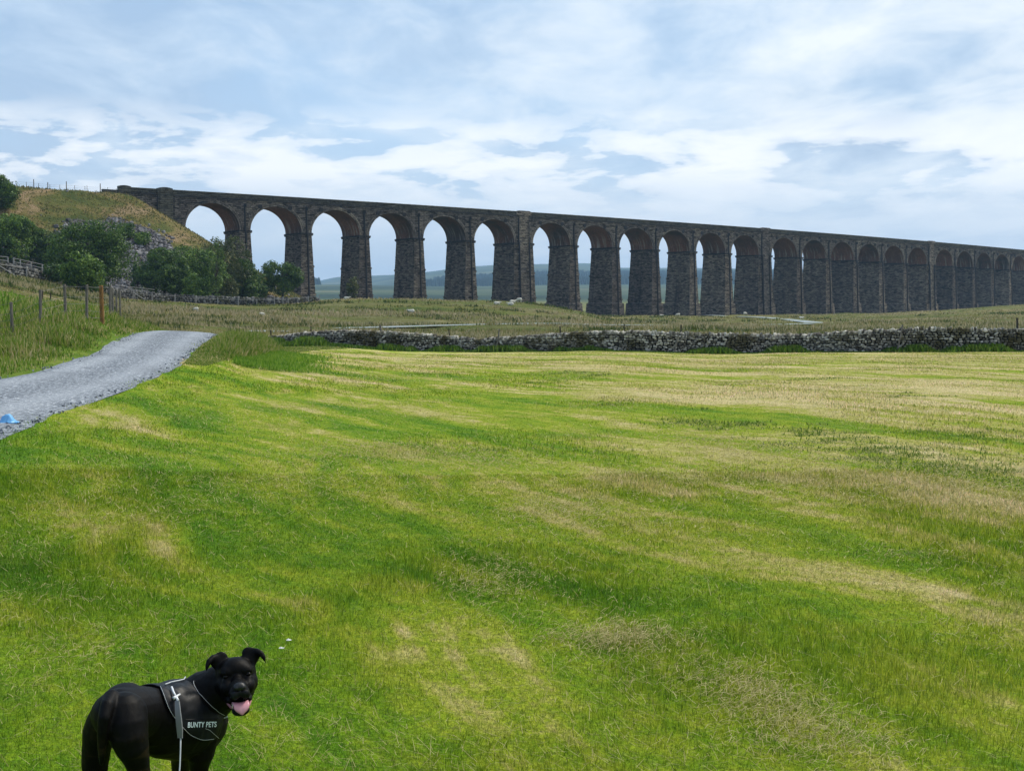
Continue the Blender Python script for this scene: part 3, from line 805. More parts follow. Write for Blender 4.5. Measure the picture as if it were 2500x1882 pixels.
# ------------------------------------------------------------------ the viaduct
class VB:
    def __init__(s): s.V = []; s.UV = []; s.Q = []; s.n = 0; s.A = []
    def grid(s, pts, ua, low=None):
        """pts (n,m,3) in s,t,q ; ua = 's' or 't': axis used for the horizontal texture coordinate"""
        pts = np.asarray(pts, float); n, m_, _ = pts.shape
        u = pts[..., 0] if ua == 's' else (pts[..., 1] + math.floor(pts[0, 0, 0]) * 7.31 + 3.3)
        ur = u if ua in 'st' else None
        s.V.append(via(pts).reshape(-1, 3)); s.UV.append(np.stack([ur, pts[..., 2] + 40], -1).reshape(-1, 2))
        s.A.append(np.zeros(n * m_) if low is None else np.asarray(low).reshape(-1))
        ii = np.arange(n * m_).reshape(n, m_) + s.n
        s.Q.append(np.stack([ii[:-1, :-1], ii[1:, :-1], ii[1:, 1:], ii[:-1, 1:]], -1).reshape(-1, 4)); s.n += n * m_
    def grid_uv(s, pts, uv, low):
        pts = np.asarray(pts, float); n, m_, _ = pts.shape
        s.V.append(via(pts).reshape(-1, 3)); s.UV.append(np.asarray(uv, float).reshape(-1, 2)); s.A.append(np.asarray(low, float).reshape(-1))
        ii = np.arange(n * m_).reshape(n, m_) + s.n
        s.Q.append(np.stack([ii[:-1, :-1], ii[1:, :-1], ii[1:, 1:], ii[:-1, 1:]], -1).reshape(-1, 4)); s.n += n * m_
    def block(s, levels):
        """levels: (q, s0, s1, t0, t1) rings from top to bottom, four faces plus top cap"""
        L = levels
        fr = np.array([[(l[1], l[3], l[0]), (l[2], l[3], l[0])] for l in L]); s.grid(fr, 's')
        bk = np.array([[(l[2], l[4], l[0]), (l[1], l[4], l[0])] for l in L]); s.grid(bk, 's')
        lf = np.array([[(l[1], l[4], l[0]), (l[1], l[3], l[0])] for l in L]); s.grid(lf, 't')
        rt = np.array([[(l[2], l[3], l[0]), (l[2], l[4], l[0])] for l in L]); s.grid(rt, 't')
        l = L[0]; s.grid([[(l[1], l[3], l[0]), (l[2], l[3], l[0])], [(l[1], l[4], l[0]), (l[2], l[4], l[0])]], 's')
        l = L[-1]; s.grid([[(l[1], l[3], l[0]), (l[2], l[3], l[0])], [(l[1], l[4], l[0]), (l[2], l[4], l[0])]], 's')
    def beam(s, s0, s1, t0, t1, q0, q1, step=4.0):
        n = max(2, int((s1 - s0) / step) + 1); ss = np.linspace(s0, s1, n)
        for (ta, qa, tb, qb) in ((t0, q0, t0, q1), (t0, q1, t1, q1), (t1, q1, t1, q0), (t1, q0, t0, q0)):
            g = np.array([[(x, ta, qa), (x, tb, qb)] for x in ss])
            if qa == qb: s.grid_uv(g, [[(x, 0), (x, abs(t1 - t0))] for x in ss], np.zeros((n, 2)))
            else: s.grid(g, 's')
        for x in (s0, s1): s.grid([[(x, t0, q0), (x, t0, q1)], [(x, t1, q0), (x, t1, q1)]], 't')
    def build(s, name, mat, parent, attr=False):
        o = mesh_obj(name, np.concatenate(s.V), np.concatenate(s.Q), mat, uv=np.concatenate(s.UV), attrs={'low': np.concatenate(s.A)} if attr else None)
        finish_parent(o, root_v) if parent is root_v else None
        if parent is not root_v:
            o.parent = parent; o.matrix_parent_inverse = (parent.matrix_parent_inverse.copy() if parent.parent else Matrix()).inverted() @ Matrix.Translation((0, 0, 0)) if False else Matrix()
        return o


p0 = via(np.array([0, 0, -17.0]))
root_v = empty('viaduct', tuple(float(x) for x in p0), 'dark stone railway viaduct of many tall arches crossing the whole valley', 'viaduct')


def sub(o, parent):
    """child of a part: parts themselves carry world coordinates with an inverse that cancels the root"""
    o.parent = parent
    return o


RISE, QT = 5.80, 6.96


def batter(q): return 0.040 * (-q)


for k in range(1, 24):
    s0 = pier_s(k); kg = k in KINGS; hw = WP / 2 + (KE / 2 if kg else 0)
    gp = via(np.array([s0, VW / 2, 0.0])); gz = min(Hs(*via(np.array([s0, -2, 0.0]))[:2]), Hs(gp[0], gp[1]), Hs(*via(np.array([s0, VW + 2, 0.0]))[:2]))
    qg = gz - float(gp[2]) - 1.2
    vb = VB()
    lev = []
    def ring(q, pr): lev.append((q, s0 - hw - batter(q) - pr, s0 + hw + batter(q) + pr, -batter(q) - pr, VW + batter(q) + pr))
    ring(0, 0.0); ring(-0.05, 0.0)
    ring(-0.05, 0.22); ring(-0.5, 0.22); ring(-0.5, 0.0)
    for ql in (-7.6, -14.2):
        if ql > qg + 4: ring(ql, 0.0); ring(ql, 0.14); ring(ql - 0.45, 0.14); ring(ql - 0.45, 0.0)
    qp = 2.6 - float(gp[2]) - 0.2
    if qp > qg + 1.5: ring(qp, 0.0); ring(qp - 0.15, 0.36); ring(qg, 0.42)
    else: ring(qg, 0.0)
    vb.block(lev)
    pier = vb.build('pier', M['pier'], root_v)
    if kg:
        vb = VB()     # broad pier carries on up to the parapet
        vb.block([(QT, s0 - KE / 2, s0 + KE / 2, 0.0, VW), (0.0, s0 - KE / 2, s0 + KE / 2, 0.0, VW)])
        vb.block([(7.35, s0 - 1.6, s0 + 1.45, -0.32, 0.05), (0, s0 - 1.6, s0 + 1.45, -0.32, 0.05), (qg, s0 - 1.6, s0 + 1.45, -batter(qg) - 0.40, 0.0)])
        vb.block([(8.62, s0 - 1.7, s0 + 1.7, -0.36, 0.55), (8.3, s0 - 2.5, s0 + 2.5, -0.36, 0.55), (7.35, s0 - 2.5, s0 + 2.5, -0.36, 0.5)])
        sub(vb.build('pilaster', M['stone'], root_v), pier).matrix_parent_inverse = Matrix()
    imp = VB()
    imp.block([(0.12, s0 - hw - 0.02, s0 + hw + 0.02, -0.10, VW + 0.1), (0.12, s0 - hw - 0.30, s0 + hw + 0.30, -0.32, VW + 0.32), (-0.30, s0 - hw - 0.30, s0 + hw + 0.30, -0.32, VW + 0.32)][1:])
    sub(imp.build('impost', M['band'], root_v), pier).matrix_parent_inverse = Matrix()
    for ps in ((s0 - 1.75, s0 + 1.62) if kg else (s0,)):
        mb = MB()
        pts = [via(np.array([ps, -0.22 - batter(q), q])) for q in (5.7 if not kg else 6.6, 0.2)] + [via(np.array([ps, -0.50, 0.1]))] + [via(np.array([ps, -0.52 - batter(q), q])) for q in (-0.6, -12)] + [via(np.array([ps, -0.62 - batter(qg), qg]))]
        mb.tube(pts, 0.23, 6)
        if not kg:
            h = via(np.array([ps, -0.3, 5.9])); mb.box(h[0] - .3, h[0] + .3, h[1] - .25, h[1] + .2, h[2] - .45, h[2] + .35)
        o = mb.build('drainpipe', M['iron'], None); sub(o, pier)

for i in range(1, 25):
    sl = pier_s(i - 1) + WP / 2 + (KE / 2 if (i - 1) in KINGS else 0); sr = pier_s(i) - WP / 2 - (KE / 2 if i in KINGS else 0)
    if i == 24: sr = sl + BAY - WP
    cs, a = (sl + sr) / 2, (sr - sl) / 2
    th = np.linspace(math.pi, 0, 37); ex = cs + a * np.cos(th); ey = RISE * np.sin(th) + 0.10; ey[0] = ey[-1] = 0
    vb = VB()
    for tt in (0.0, VW):
        vb.grid(np.stack([np.stack([ex, np.full(37, tt), ey + (QT - ey) * f], -1) for f in np.linspace(0, 1, 6)], 0), 's')
        for (xa, xb) in ((sl - WP / 2, sl), (sr, sr + WP / 2)):
            vb.grid([[(xa, tt, 0), (xb, tt, 0)], [(xa, tt, QT), (xb, tt, QT)]], 's')
    arch = vb.build('arch', M['stone'], root_v)
    va = VB(); tl = np.linspace(0.0, VW, 5); arc = np.concatenate([[0], np.cumsum(np.hypot(np.diff(ex), np.diff(ey)))])
    pts = np.stack([np.stack([ex, np.full(37, tt), ey], -1) for tt in tl], 0)
    uv = np.stack([np.stack([np.full(37, tt) + i * 13.7, arc], -1) for tt in tl], 0)
    lowv = np.tile(np.clip(1.1 - (ey / RISE) * 1.5, 0, 1), (5, 1))
    va.grid_uv(pts, uv, lowv)
    o = va.build('vault', M['vault'], root_v, attr=True); sub(o, arch).matrix_parent_inverse = Matrix()
    rg = VB()
    for tt, fo in ((-0.07, 1), (VW + 0.07, -1)):
        w_ = 0.75; o1 = np.stack([ex, np.full(37, tt), ey], -1); o2 = np.stack([cs + (a + w_) * np.cos(th), np.full(37, tt), (RISE + w_) * np.sin(th) + 0.1], -1)
        o2[0, 2] = o2[-1, 2] = 0.12
        rg.grid_uv(np.stack([o1, o2], 0), np.stack([np.stack([arc, np.zeros(37)], -1), np.stack([arc, np.full(37, w_)], -1)], 0), np.zeros((2, 37)))
        b2 = o2.copy(); b2[:, 1] = tt + 0.07 * fo
        rg.grid_uv(np.stack([o2, b2], 0), np.stack([np.stack([arc, np.zeros(37)], -1), np.stack([arc, np.full(37, .1)], -1)], 0), np.zeros((2, 37)))
        b1 = o1.copy(); b1[:, 1] = tt + 0.07 * fo
        rg.grid_uv(np.stack([o1, b1], 0), np.stack([np.stack([arc, np.zeros(37)], -1), np.stack([arc, np.full(37, .1)], -1)], 0), np.zeros((2, 37)))
    o = rg.build('arch_ring', M['stone'], root_v); sub(o, arch).matrix_parent_inverse = Matrix()
    if i > 1:
        for sg in (-0.62, 0.55):
            mb = MB(); c_ = via(np.array([cs + sg * a, -0.02, 5.75])); n_ = via(np.array([cs + sg * a, -0.26, 5.75]))
            mb.tube([c_, n_], 0.52, 10); mb.tube([n_, n_ + (n_ - c_) * 0.4], 0.12, 6)
            sub(mb.build('tie_plate', M['iron'], None), arch)

S0, S1 = -29.0, pier_s(23) + BAY + 24
vb = VB(); vb.beam(S0, S1, -0.24, 0.3, QT, QT + 0.36); vb.beam(S0, S1, VW - 0.3, VW + 0.24, QT, QT + 0.36)
o = vb.build('string_course', M['band'], root_v)
vb = VB(); vb.beam(S0, S1, -0.04, 0.42, QT + 0.36, 8.17); vb.beam(S0, S1, VW - 0.42, VW + 0.04, QT + 0.36, 8.17)
par = vb.build('parapet', M['coping'], root_v)
vb = VB(); vb.beam(S0, S1, -0.14, 0.52, 8.17, VH); vb.beam(S0, S1, VW - 0.52, VW + 0.14, 8.17, VH)
o = vb.build('coping', M['coping'], root_v); sub(o, par).matrix_parent_inverse = Matrix()
vb = VB(); vb.beam(S0, S1, 0.3, VW - 0.3, QT - 0.4, QT + 0.2)
vb.build('deck', M['band'], root_v)
vb = VB(); sa = pier_s(1) - BAY + WP / 2
vb.block([(QT, S0, sa - WP / 2, 0, VW), (-22, S0, sa - WP / 2, 0, VW)])
vb.block([(0.0, sa - WP / 2, sa, 0, VW), (-22, sa - WP / 2, sa + 0.4, 0, VW)])
ab = vb.build('abutment', M['stone'], root_v)
vb = VB(); e0 = pier_s(23) + BAY
vb.block([(QT, e0, S1, 0, VW), (-22, e0, S1, 0, VW)])
vb.build('abutment', M['stone'], root_v)
vb = VB()
for (x0, x1, hi) in ((-20.6, -17.2, 0.42), (-29.3, -26.6, 0.30)):
    n = 9; xs = np.linspace(x0, x1, n); hump = np.array([8.41 + hi * math.sin(math.pi * (0.12 + 0.76 * i / (n - 1))) for i in range(n)])
    vb.block([(QT + 0.3, x0, x1, -0.5, 0.02), (-20, x0, x1, -0.9, 0.02)])
    for tt0, tt1 in ((-0.62, 0.55),):
        fr = np.array([[(x, tt0, QT + 0.3), (x, tt0, h_)] for x, h_ in zip(xs, hump)]); vb.grid(fr, 's')
        tp = np.array([[(x, tt0, h_), (x, tt1, h_)] for x, h_ in zip(xs, hump)]); vb.grid(tp, 's')
        bk = np.array([[(x, tt1, QT + 0.3), (x, tt1, h_)] for x, h_ in zip(xs, hump)]); vb.grid(bk, 's')
        for x, h_ in ((xs[0], hump[0]), (xs[-1], hump[-1])): vb.grid([[(x, tt0, QT + .3), (x, tt0, h_)], [(x, tt1, QT + .3), (x, tt1, h_)]], 't')
o = vb.build('pilaster', M['coping'], root_v); sub(o, ab).matrix_parent_inverse = Matrix()
mb = MB(); mb.tube([via(np.array([-20.75, -0.75, q])) for q in (6.8, -6)], 0.13, 6); sub(mb.build('drainpipe', M['iron'], None), ab)
# low end wall beyond the abutment
vb = VB(); vb.beam(-32.6, -29.0, 0.2, 1.0, 6.2, 7.7); lw = vb.build('end_wall', M['coping'], root_v)


# ------------------------------------------------------------------ finding the ground under a spot of the picture
def hit(px, py, d0=8, d1=600, n=1500):
    D = np.exp(np.linspace(math.log(d0), math.log(d1), n))
    a = P(px, py, 1.0); dx = a[0]; dz = a[2] - EYE
    g = H(dx * D, D)
    z = EYE + dz * D
    k = np.argmax(z <= g)
    return float(D[k]) if (z <= g).any() else float(D[-1])


def crest(px, d0, d1):
    D = np.linspace(d0, d1, 400); x = (px - 1250) / F * D
    k = np.argmax((H(x, D) - EYE) / D); return D[k]


# ------------------------------------------------------------------ blades
def blades(name, x, y, h, w_, lean, mat, rs, seg=2, z=None, kind='stuff', extra_r=None, sink=0.01):
    n = len(x)
    if z is None: z = H(x, y) - sink
    yaw = rs.uniform(0, math.pi, n); ld = rs.uniform(0, 2 * math.pi, n)
    L = lean * h * np.abs(rs.normal(0, 1, n)).clip(0, 2.2)
    lx, ly = L * np.cos(ld), L * np.sin(ld)
    wx, wy = np.cos(yaw) * w_ * 0.5, np.sin(yaw) * w_ * 0.5
    hv = np.sqrt(np.maximum(h ** 2 - np.minimum(L, h * 0.95) ** 2, 0.0004))
    b = np.stack([x, y, z], -1); wv = np.stack([wx, wy, np.zeros(n)], -1)
    tip = b + np.stack([lx, ly, hv], -1)
    rnd = rs.uniform(0, 1, n) if extra_r is None else extra_r
    if seg == 1:
        V = np.stack([b - wv, b + wv, tip], 1); ii = np.arange(n * 3).reshape(n, 3)
        fc = [ii]; k = 3
    else:
        mid = b + np.stack([lx * 0.32, ly * 0.32, hv * 0.58], -1)
        V = np.stack([b - wv, b + wv, mid + wv * 0.8, mid - wv * 0.8, tip], 1); ii = np.arange(n * 5).reshape(n, 5)
        fc = [ii[:, :4], ii[:, [3, 2, 4]]]; k = 5
    o = mesh_obj(name, V.reshape(-1, 3), fc, mat, attrs={'rnd': np.repeat(rnd, k)})
    return tag(o, kind=kind) if kind else o


def in_field(x, y, m=0.0):
    return (y < wall_y(x) - 0.3) & ((x > right_of(y, REs) + m) | (y < REs[0, 1]) & (x > REs[0, 0]))


rg_ = np.random.RandomState(3)


def field_samples(n, d0, d1, power):
    """distances with density falling as 1/D**power per unit of ground"""
    q = 2 - power; u = rg_.uniform(0, 1, n)
    D = (d0 ** q + u * (d1 ** q - d0 ** q)) ** (1 / q) if abs(q) > 1e-3 else d0 * (d1 / d0) ** u
    x = rg_.uniform(-0.46, 0.46, n) * D + rg_.uniform(-0.7, 0.7, n)
    return x, D


x, y = field_samples(520000, 3.7, 13, 1.0)
k = in_field(x, y, -0.35); x, y = x[k], y[k]
lush = smooth(0.5 + 1.6 * fbm(x * 0.9, y * 0.5, 61, 3))
h = (0.024 + 0.030 * lush) * rg_.uniform(0.55, 1.45, len(x)); w_ = np.maximum(0.0026, 0.00052 * y)
V_rnd = rg_.uniform(0, 1, len(x))
o = blades('mown_grass', x, y, h, w_, 0.95, M['blade'], rg_, 2, extra_r=V_rnd)
x, y = field_samples(430000, 13, 84, 1.75)
k = in_field(x, y, -0.35); x, y = x[k], y[k]
lush = smooth(0.5 + 1.6 * fbm(x * 0.5, y * 0.25, 61, 3))
h = (0.020 + 0.030 * lush) * rg_.uniform(0.6, 1.5, len(x)); w_ = 0.0008 * y
blades('distant_mown_grass', x, y, h, w_, 0.9, M['blade'], rg_, 1)

# cut hay left lying on the stubble
m, t, b = principled('dry_cut_hay'); r = t.attr('rnd')
blade_shader(t, b, t.ramp(r, [(0.0, (0.20, 0.180, 0.045)), (0.5, (0.36, 0.315, 0.11)), (1.0, (0.52, 0.455, 0.22))])); M['hay'] = m
hx = []; hy = []
for (px, py, sx, sy, n) in [(q0, q1, q2 * .75, q3 * .7, int(q4 * (.42 if q1 > 1350 else .6))) for q0, q1, q2, q3, q4 in [(1500, 1585, .34, .16, 1500), (1475, 1560, .5, .3, 700), (1850, 1725, .26, .3, 1500), (1960, 1800, .35, .3, 1500), (2060, 1850, .4, .25, 900), (1700, 1680, .35, .3, 500), (1560, 1610, .4, .35, 500), (1180, 1430, .35, .5, 900), (1220, 1440, .6, .7, 600), (1370, 1250, .5, .6, 1100),
                            (1350, 1260, 1.0, .8, 600), (1170, 1118, .8, .8, 900), (950, 1083, 1.0, .5, 900), (900, 1110, 1.4, .8, 600), (760, 1170, 1.2, 1.5, 800), (1750, 1090, 1.0, 2.5, 2200), (2000, 1130, 1.0, 1.5, 1800), (2300, 1190, 1.3, 1.2, 2400), (2450, 1230, 1.0, 1.0, 1500), (1560, 1180, 1.2, 1.2, 900), (2050, 1200, 1.5, 1.0, 1500),
                            (330, 1270, .9, .8, 500), (280, 1600, .3, .3, 250), (120, 1640, .3, .4, 350), (60, 1480, .5, .5, 300), (2300, 1400, .9, .7, 700), (2420, 1560, .5, .5, 400), (1650, 1300, .9, .7, 400)]]:
    D = 1.65 * F / (py - HY); cx = (px - 1250) / F * D
    hx.append(cx + rg_.normal(0, sx * 0.6, n)); hy.append(D + rg_.normal(0, sy, n))
hx = np.concatenate(hx); hy = np.concatenate(hy); k = in_field(hx, hy, 0.1) & (hy > 3.6); hx, hy = hx[k], hy[k]
n = len(hx); L = rg_.uniform(0.02, 0.075, n); a = rg_.normal(0.9, 0.8, n); wd = np.maximum(0.0020, 0.00042 * hy)
z0 = H(hx, hy) + rg_.uniform(0.012, 0.055, n); dz = rg_.normal(0, 0.010, n)
d = np.stack([np.cos(a), np.sin(a), np.zeros(n)], -1); pn = np.stack([-np.sin(a), np.cos(a), np.zeros(n)], -1) * wd[:, None] * 0.5
p1 = np.stack([hx, hy, z0], -1); p2 = p1 + d * L[:, None]; p2[:, 2] += dz; pm = (p1 + p2) / 2 + pn * rg_.uniform(-6, 6, n)[:, None] + np.array([0, 0, .008])
up = np.array([0, 0, 1.0]) * wd[:, None] * 0.4
V = np.stack([p1 - pn, p1 + pn, pm + pn + up, pm - pn, p2 + pn * .5, p2 - pn * .5], 1).reshape(-1, 3); ii = np.arange(n * 6).reshape(n, 6)
tag(mesh_obj('cut_hay', V, [np.concatenate([ii[:, [0, 1, 2, 3]], ii[:, [3, 2, 4, 5]]])], M['hay'], attrs={'rnd': np.repeat(rg_.uniform(0, 1, n), 6)}), kind='stuff')

# short clippings scattered over the whole field
x, y = field_samples(150000, 3.7, 60, 1.35); k = in_field(x, y, 0.15)
cl = fbm(x * 0.55, y * 0.22, 66, 4) + 0.006 * x; k &= rg_.uniform(-0.35, 0.55, len(x)) < cl; x, y = x[k], y[k]; n = len(x)
L = rg_.uniform(0.025, 0.075, n) * (1 + y / 40); aa = np.where(rg_.uniform(0, 1, n) < 0.6, rg_.normal(2.05, 0.5, n), rg_.uniform(0, 6.28, n)); wd = np.maximum(0.0016, 0.00045 * y)
z0 = H(x, y) + rg_.uniform(0.015, 0.06, n); d = np.stack([np.cos(aa), np.sin(aa), rg_.normal(0, 0.25, n)], -1) * L[:, None]
pn = np.stack([-np.sin(aa), np.cos(aa), np.zeros(n)], -1) * wd[:, None] * 0.5; p1 = np.stack([x, y, z0], -1)
V = np.stack([p1 - pn, p1 + pn, p1 + d + pn * .4, p1 + d - pn * .4], 1).reshape(-1, 3)
tag(mesh_obj('grass_clippings', V, np.arange(n * 4).reshape(n, 4), M['hay'], attrs={'rnd': np.repeat(rg_.uniform(0, 1, n), 4)}), kind='stuff')

# dark raked-up clumps of wilting grass
m, t, b = principled('wilted_green_clump'); r = t.attr('rnd')
blade_shader(t, b, t.ramp(r, [(0.0, (0.040, 0.100, 0.008)), (0.5, (0.11, 0.19, 0.018)), (1.0, (0.30, 0.31, 0.09))])); M['wilt'] = m
cx = []; cy = []
for (px, py, n) in [(1720, 1020, 9), (1800, 1040, 9), (1900, 1060, 10), (2010, 1080, 12), (2090, 1100, 12), (2200, 1120, 14), (2290, 1140, 14), (2380, 1150, 14), (2470, 1165, 12), (2150, 1060, 8), (2300, 1090, 8), (2400, 1060, 8), (1400, 880, 6), (1470, 890, 6), (1340, 905, 5), (2000, 905, 5), (2250, 960, 5), (1560, 975, 4), (1320, 1090, 4), (2460, 1370, 4)]:
    D = 1.65 * F / (py - HY)
    for _ in range(n):
        q = D + rg_.normal(0, 0.6); cx.append((px - 1250) / F * D + rg_.normal(0, 0.45)); cy.append(q)
cx = np.array(cx); cy = np.array(cy); m_ = 75
bx = (cx[:, None] + rg_.normal(0, 0.16, (len(cx), m_))).ravel(); by = (cy[:, None] + rg_.normal(0, 0.10, (len(cx), m_))).ravel()
k = in_field(bx, by, 0.2); bx, by = bx[k], by[k]
blades('wilted_grass_clumps', bx, by, rg_.uniform(0.02, 0.065, len(bx)), np.maximum(0.007, 0.0010 * by), 2.0, M['wilt'], rg_, 2)


def grass_mat(name, stops):
    m, t, b = principled(name); r = t.attr('rnd'); pos = geo_pos(t)
    c = t.ramp(t.math('ADD', t.math('MULTIPLY', r, 0.5), t.math('MULTIPLY', t.noise(pos, 0.55, 4, 0.6), 0.5)), stops)
    blade_shader(t, b, c); return m


M['tall'] = grass_mat('tall_verge_grass', [(0.25, (0.050, 0.115, 0.010)), (0.42, (0.125, 0.215, 0.020)), (0.55, (0.21, 0.275, 0.040)), (0.66, (0.34, 0.30, 0.11)), (0.80, (0.50, 0.42, 0.24))])
M['lush'] = grass_mat('lush_verge_grass', [(0.22, (0.055, 0.150, 0.008)), (0.5, (0.130, 0.260, 0.016)), (0.75, (0.25, 0.35, 0.05))])
M['nettle'] = grass_mat('dark_wall_foot_grass', [(0.22, (0.030, 0.085, 0.007)), (0.5, (0.080, 0.160, 0.014)), (0.75, (0.16, 0.23, 0.04))])
m, t, b = principled('moor_tussock'); r = t.attr('rnd'); pos = geo_pos(t)
c = t.mix(1.0, rough_colour(t, pos), t.ramp(r, [(0.0, (0.8, 0.8, 0.8)), (1.0, (1.2, 1.2, 1.2))]), 'MULTIPLY')
c = t.mix(t.ramp(r, [(0.58, 0.0), (0.90, 0.85)]), c, (0.42, 0.355, 0.225))
blade_shader(t, b, c); M['tussock'] = m

# bank beside the road, up to the fence
n = 90000; y = 16 * (75 / 16) ** rg_.uniform(0, 1, n); lx = right_of(y, LEs)
x = lx - 0.05 - np.abs(rg_.normal(0, 3.2, n)) - rg_.uniform(0, 0.5, n)
cl = smooth(0.5 + 1.5 * fbm(x / 1.6, y / 1.8, 71, 3)); k = rg_.uniform(0, 1, n) < 0.25 + 0.75 * cl; x, y, cl = x[k], y[k], cl[k]
edge = smooth((right_of(y, LEs) - x) / 1.4)
h = (0.08 + 0.32 * edge * (0.25 + cl)) * rg_.uniform(0.5, 1.3, len(x)) * (1 - 0.5 * smooth((y - 60) / 15))
blades('bank_grass_growth', x, y, h, np.maximum(0.010, 0.0009 * y), 0.45, M['tall'], rg_, 2)
# short hill grass beyond the fence
n = 50000; y = rg_.uniform(40, 84, n); x = right_of(y, LEs) - 4 - rg_.uniform(0, 1, n) * (0.5 * y - 10)
blades('hill_pasture_grass', x, y, rg_.uniform(0.05, 0.16, n), 0.0011 * y, 0.5, M['lush'], rg_, 1)
# verge right of the road, growing tall towards the wall end
n = 52000; y = 33 * (98 / 33) ** rg_.uniform(0, 1, n); k = rg_.uniform(0, 1, n)
wd = np.interp(y, [14, 30, 36, 44, 58, 80, 98], [0.3, 0.3, 0.9, 1.7, 2.0, 3.0, 4.0])
x = right_of(y, REs) + 0.02 + wd * k
tall = smooth((y - 35) / 8)
h = (0.045 + tall * (0.90 - 0.78 * smooth((y - 56) / 9)) * (1 - 0.75 * k ** 3) * smooth(0.12 + k * wd / 1.6)) * rg_.uniform(0.45, 1.25, n)
blades('roadside_tall_grass', x, y, h, np.maximum(0.008, 0.0009 * y), 0.42, M['tall'], rg_, 2)
n = 26000; y = rg_.uniform(36, 57, n); k = np.abs(rg_.normal(0, 0.5, n)); x = right_of(y, REs) + 1.2 + k * 2
blades('roadside_lush_grass', x, y, rg_.uniform(0.05, 0.20, n), 0.0009 * y, 0.7, M['lush'], rg_, 2)
# ragged grass along the foot of the wall
n = 42000; x = rg_.uniform(WXY[0, 0] - 1, WXY[-1, 0], n); y = wall_y(x) - 0.30 - np.abs(rg_.normal(0, 0.38, n)) * (1 + 1.3 * smooth((-6 - x) / 10))
cl = smooth(0.5 + 1.7 * fbm(x / 2.1, x * 0, 91, 3)); h = (0.10 + 0.42 * cl + 0.35 * smooth((-7 - x) / 8)) * rg_.uniform(0.4, 1.1, n)
blades('wall_foot_grass', x, y, h, 0.0012 * y, 0.45, M['nettle'], rg_, 2)
# rough moor beyond the wall
n = 190000; y = 100 * (420 / 100) ** rg_.uniform(0, 1, n); x = rg_.uniform(-0.44, 0.46, n) * y
band = smooth(0.35 + 1.8 * fbm(x / 26, y / 7, 101, 3) + 0.45 * np.exp(-((y - 178) / 22) ** 2) + 0.3 * np.exp(-((y - 128) / 10) ** 2))
k = (dist_poly(x, y, TRK[::6]) > 2.5) & (embank(x, y) < base_h(x, y) + 1) & (rg_.uniform(0, 1, n) < 0.25 + band)
x, y, band = x[k], y[k], band[k]
s_, t_ = inv_via(x, y); k = ~((t_ > -2.5) & (t_ < VW + 2.5)); x, y, band = x[k], y[k], band[k]
low = smooth((ZY(760, 1) * 0 + 1.0))
h = (0.14 + 0.46 * band) * rg_.uniform(0.5, 1.3, len(x)) * (1 - 0.35 * smooth((y - 200) / 40))
blades('moor_tussock_grass', x, y, h, 0.0011 * y * rg_.uniform(0.7, 1.5, len(x)), 0.5, M['tussock'], rg_, 1, sink=0.05, extra_r=np.clip(0.15 + 0.65 * band + rg_.normal(0, 0.16, len(x)), 0, 1))
# dark rush clumps in the wet hollows
n = 1500; y = 100 * (340 / 100) ** rg_.uniform(0, 1, n); x = rg_.uniform(-0.42, 0.44, n) * y
k = (fbm(x / 30, y / 10, 131, 3) > 0.02) & (dist_poly(x, y, TRK[::6]) > 3.5) & (embank(x, y) < base_h(x, y) - 1); x, y = x[k], y[k]; m_ = 34
rr_ = rg_.uniform(0.25, 1.1, len(x))[:, None]
bx = (x[:, None] + rg_.normal(0, 1, (len(x), m_)) * rr_ * 1.5).ravel(); by = (y[:, None] + rg_.normal(0, 1, (len(x), m_)) * rr_ * 0.8).ravel()
s_, t_ = inv_via(bx, by); k = ~((t_ > -2.5) & (t_ < VW + 2.5)); bx, by = bx[k], by[k]
M['rush'] = grass_mat('dark_rushes', [(0.25, (0.024, 0.048, 0.008)), (0.5, (0.062, 0.095, 0.016)), (0.75, (0.15, 0.15, 0.045))])
blades('rush_clumps', bx, by, rg_.uniform(0.25, 0.75, len(bx)), 0.0012 * by, 0.5, M['rush'], rg_, 1, sink=0.05)
# embankment grass
n = 90000; s_ = rg_.uniform(-110, 26, n); t_ = -rg_.uniform(0, 1, n) * 48; q = via(np.stack([s_, t_, s_ * 0], -1)); x, y = q[:, 0], q[:, 1]
cl = smooth(0.5 + 1.7 * fbm(s_ / 5, t_ / 3, 111, 3)); k = (embank(x, y) > base_h(x, y)) & (rg_.uniform(0, 1, n) < 0.3 + 0.7 * cl); x, y = x[k], y[k]
m, t, b = principled('embankment_tussock'); r = t.attr('rnd')
blade_shader(t, b, t.ramp(r, [(0.0, (0.050, 0.072, 0.016)), (0.5, (0.115, 0.122, 0.032)), (0.85, (0.21, 0.17, 0.07)), (1.0, (0.34, 0.26, 0.14))])); M['embt'] = m
dep = -(inv_via(x, y)[1] + 1)
blades('embankment_grass', x, y, rg_.uniform(0.15, 0.5, len(x)), rg_.uniform(0.18, 0.4, len(x)), 0.6, M['embt'], rg_, 1, sink=0.05)

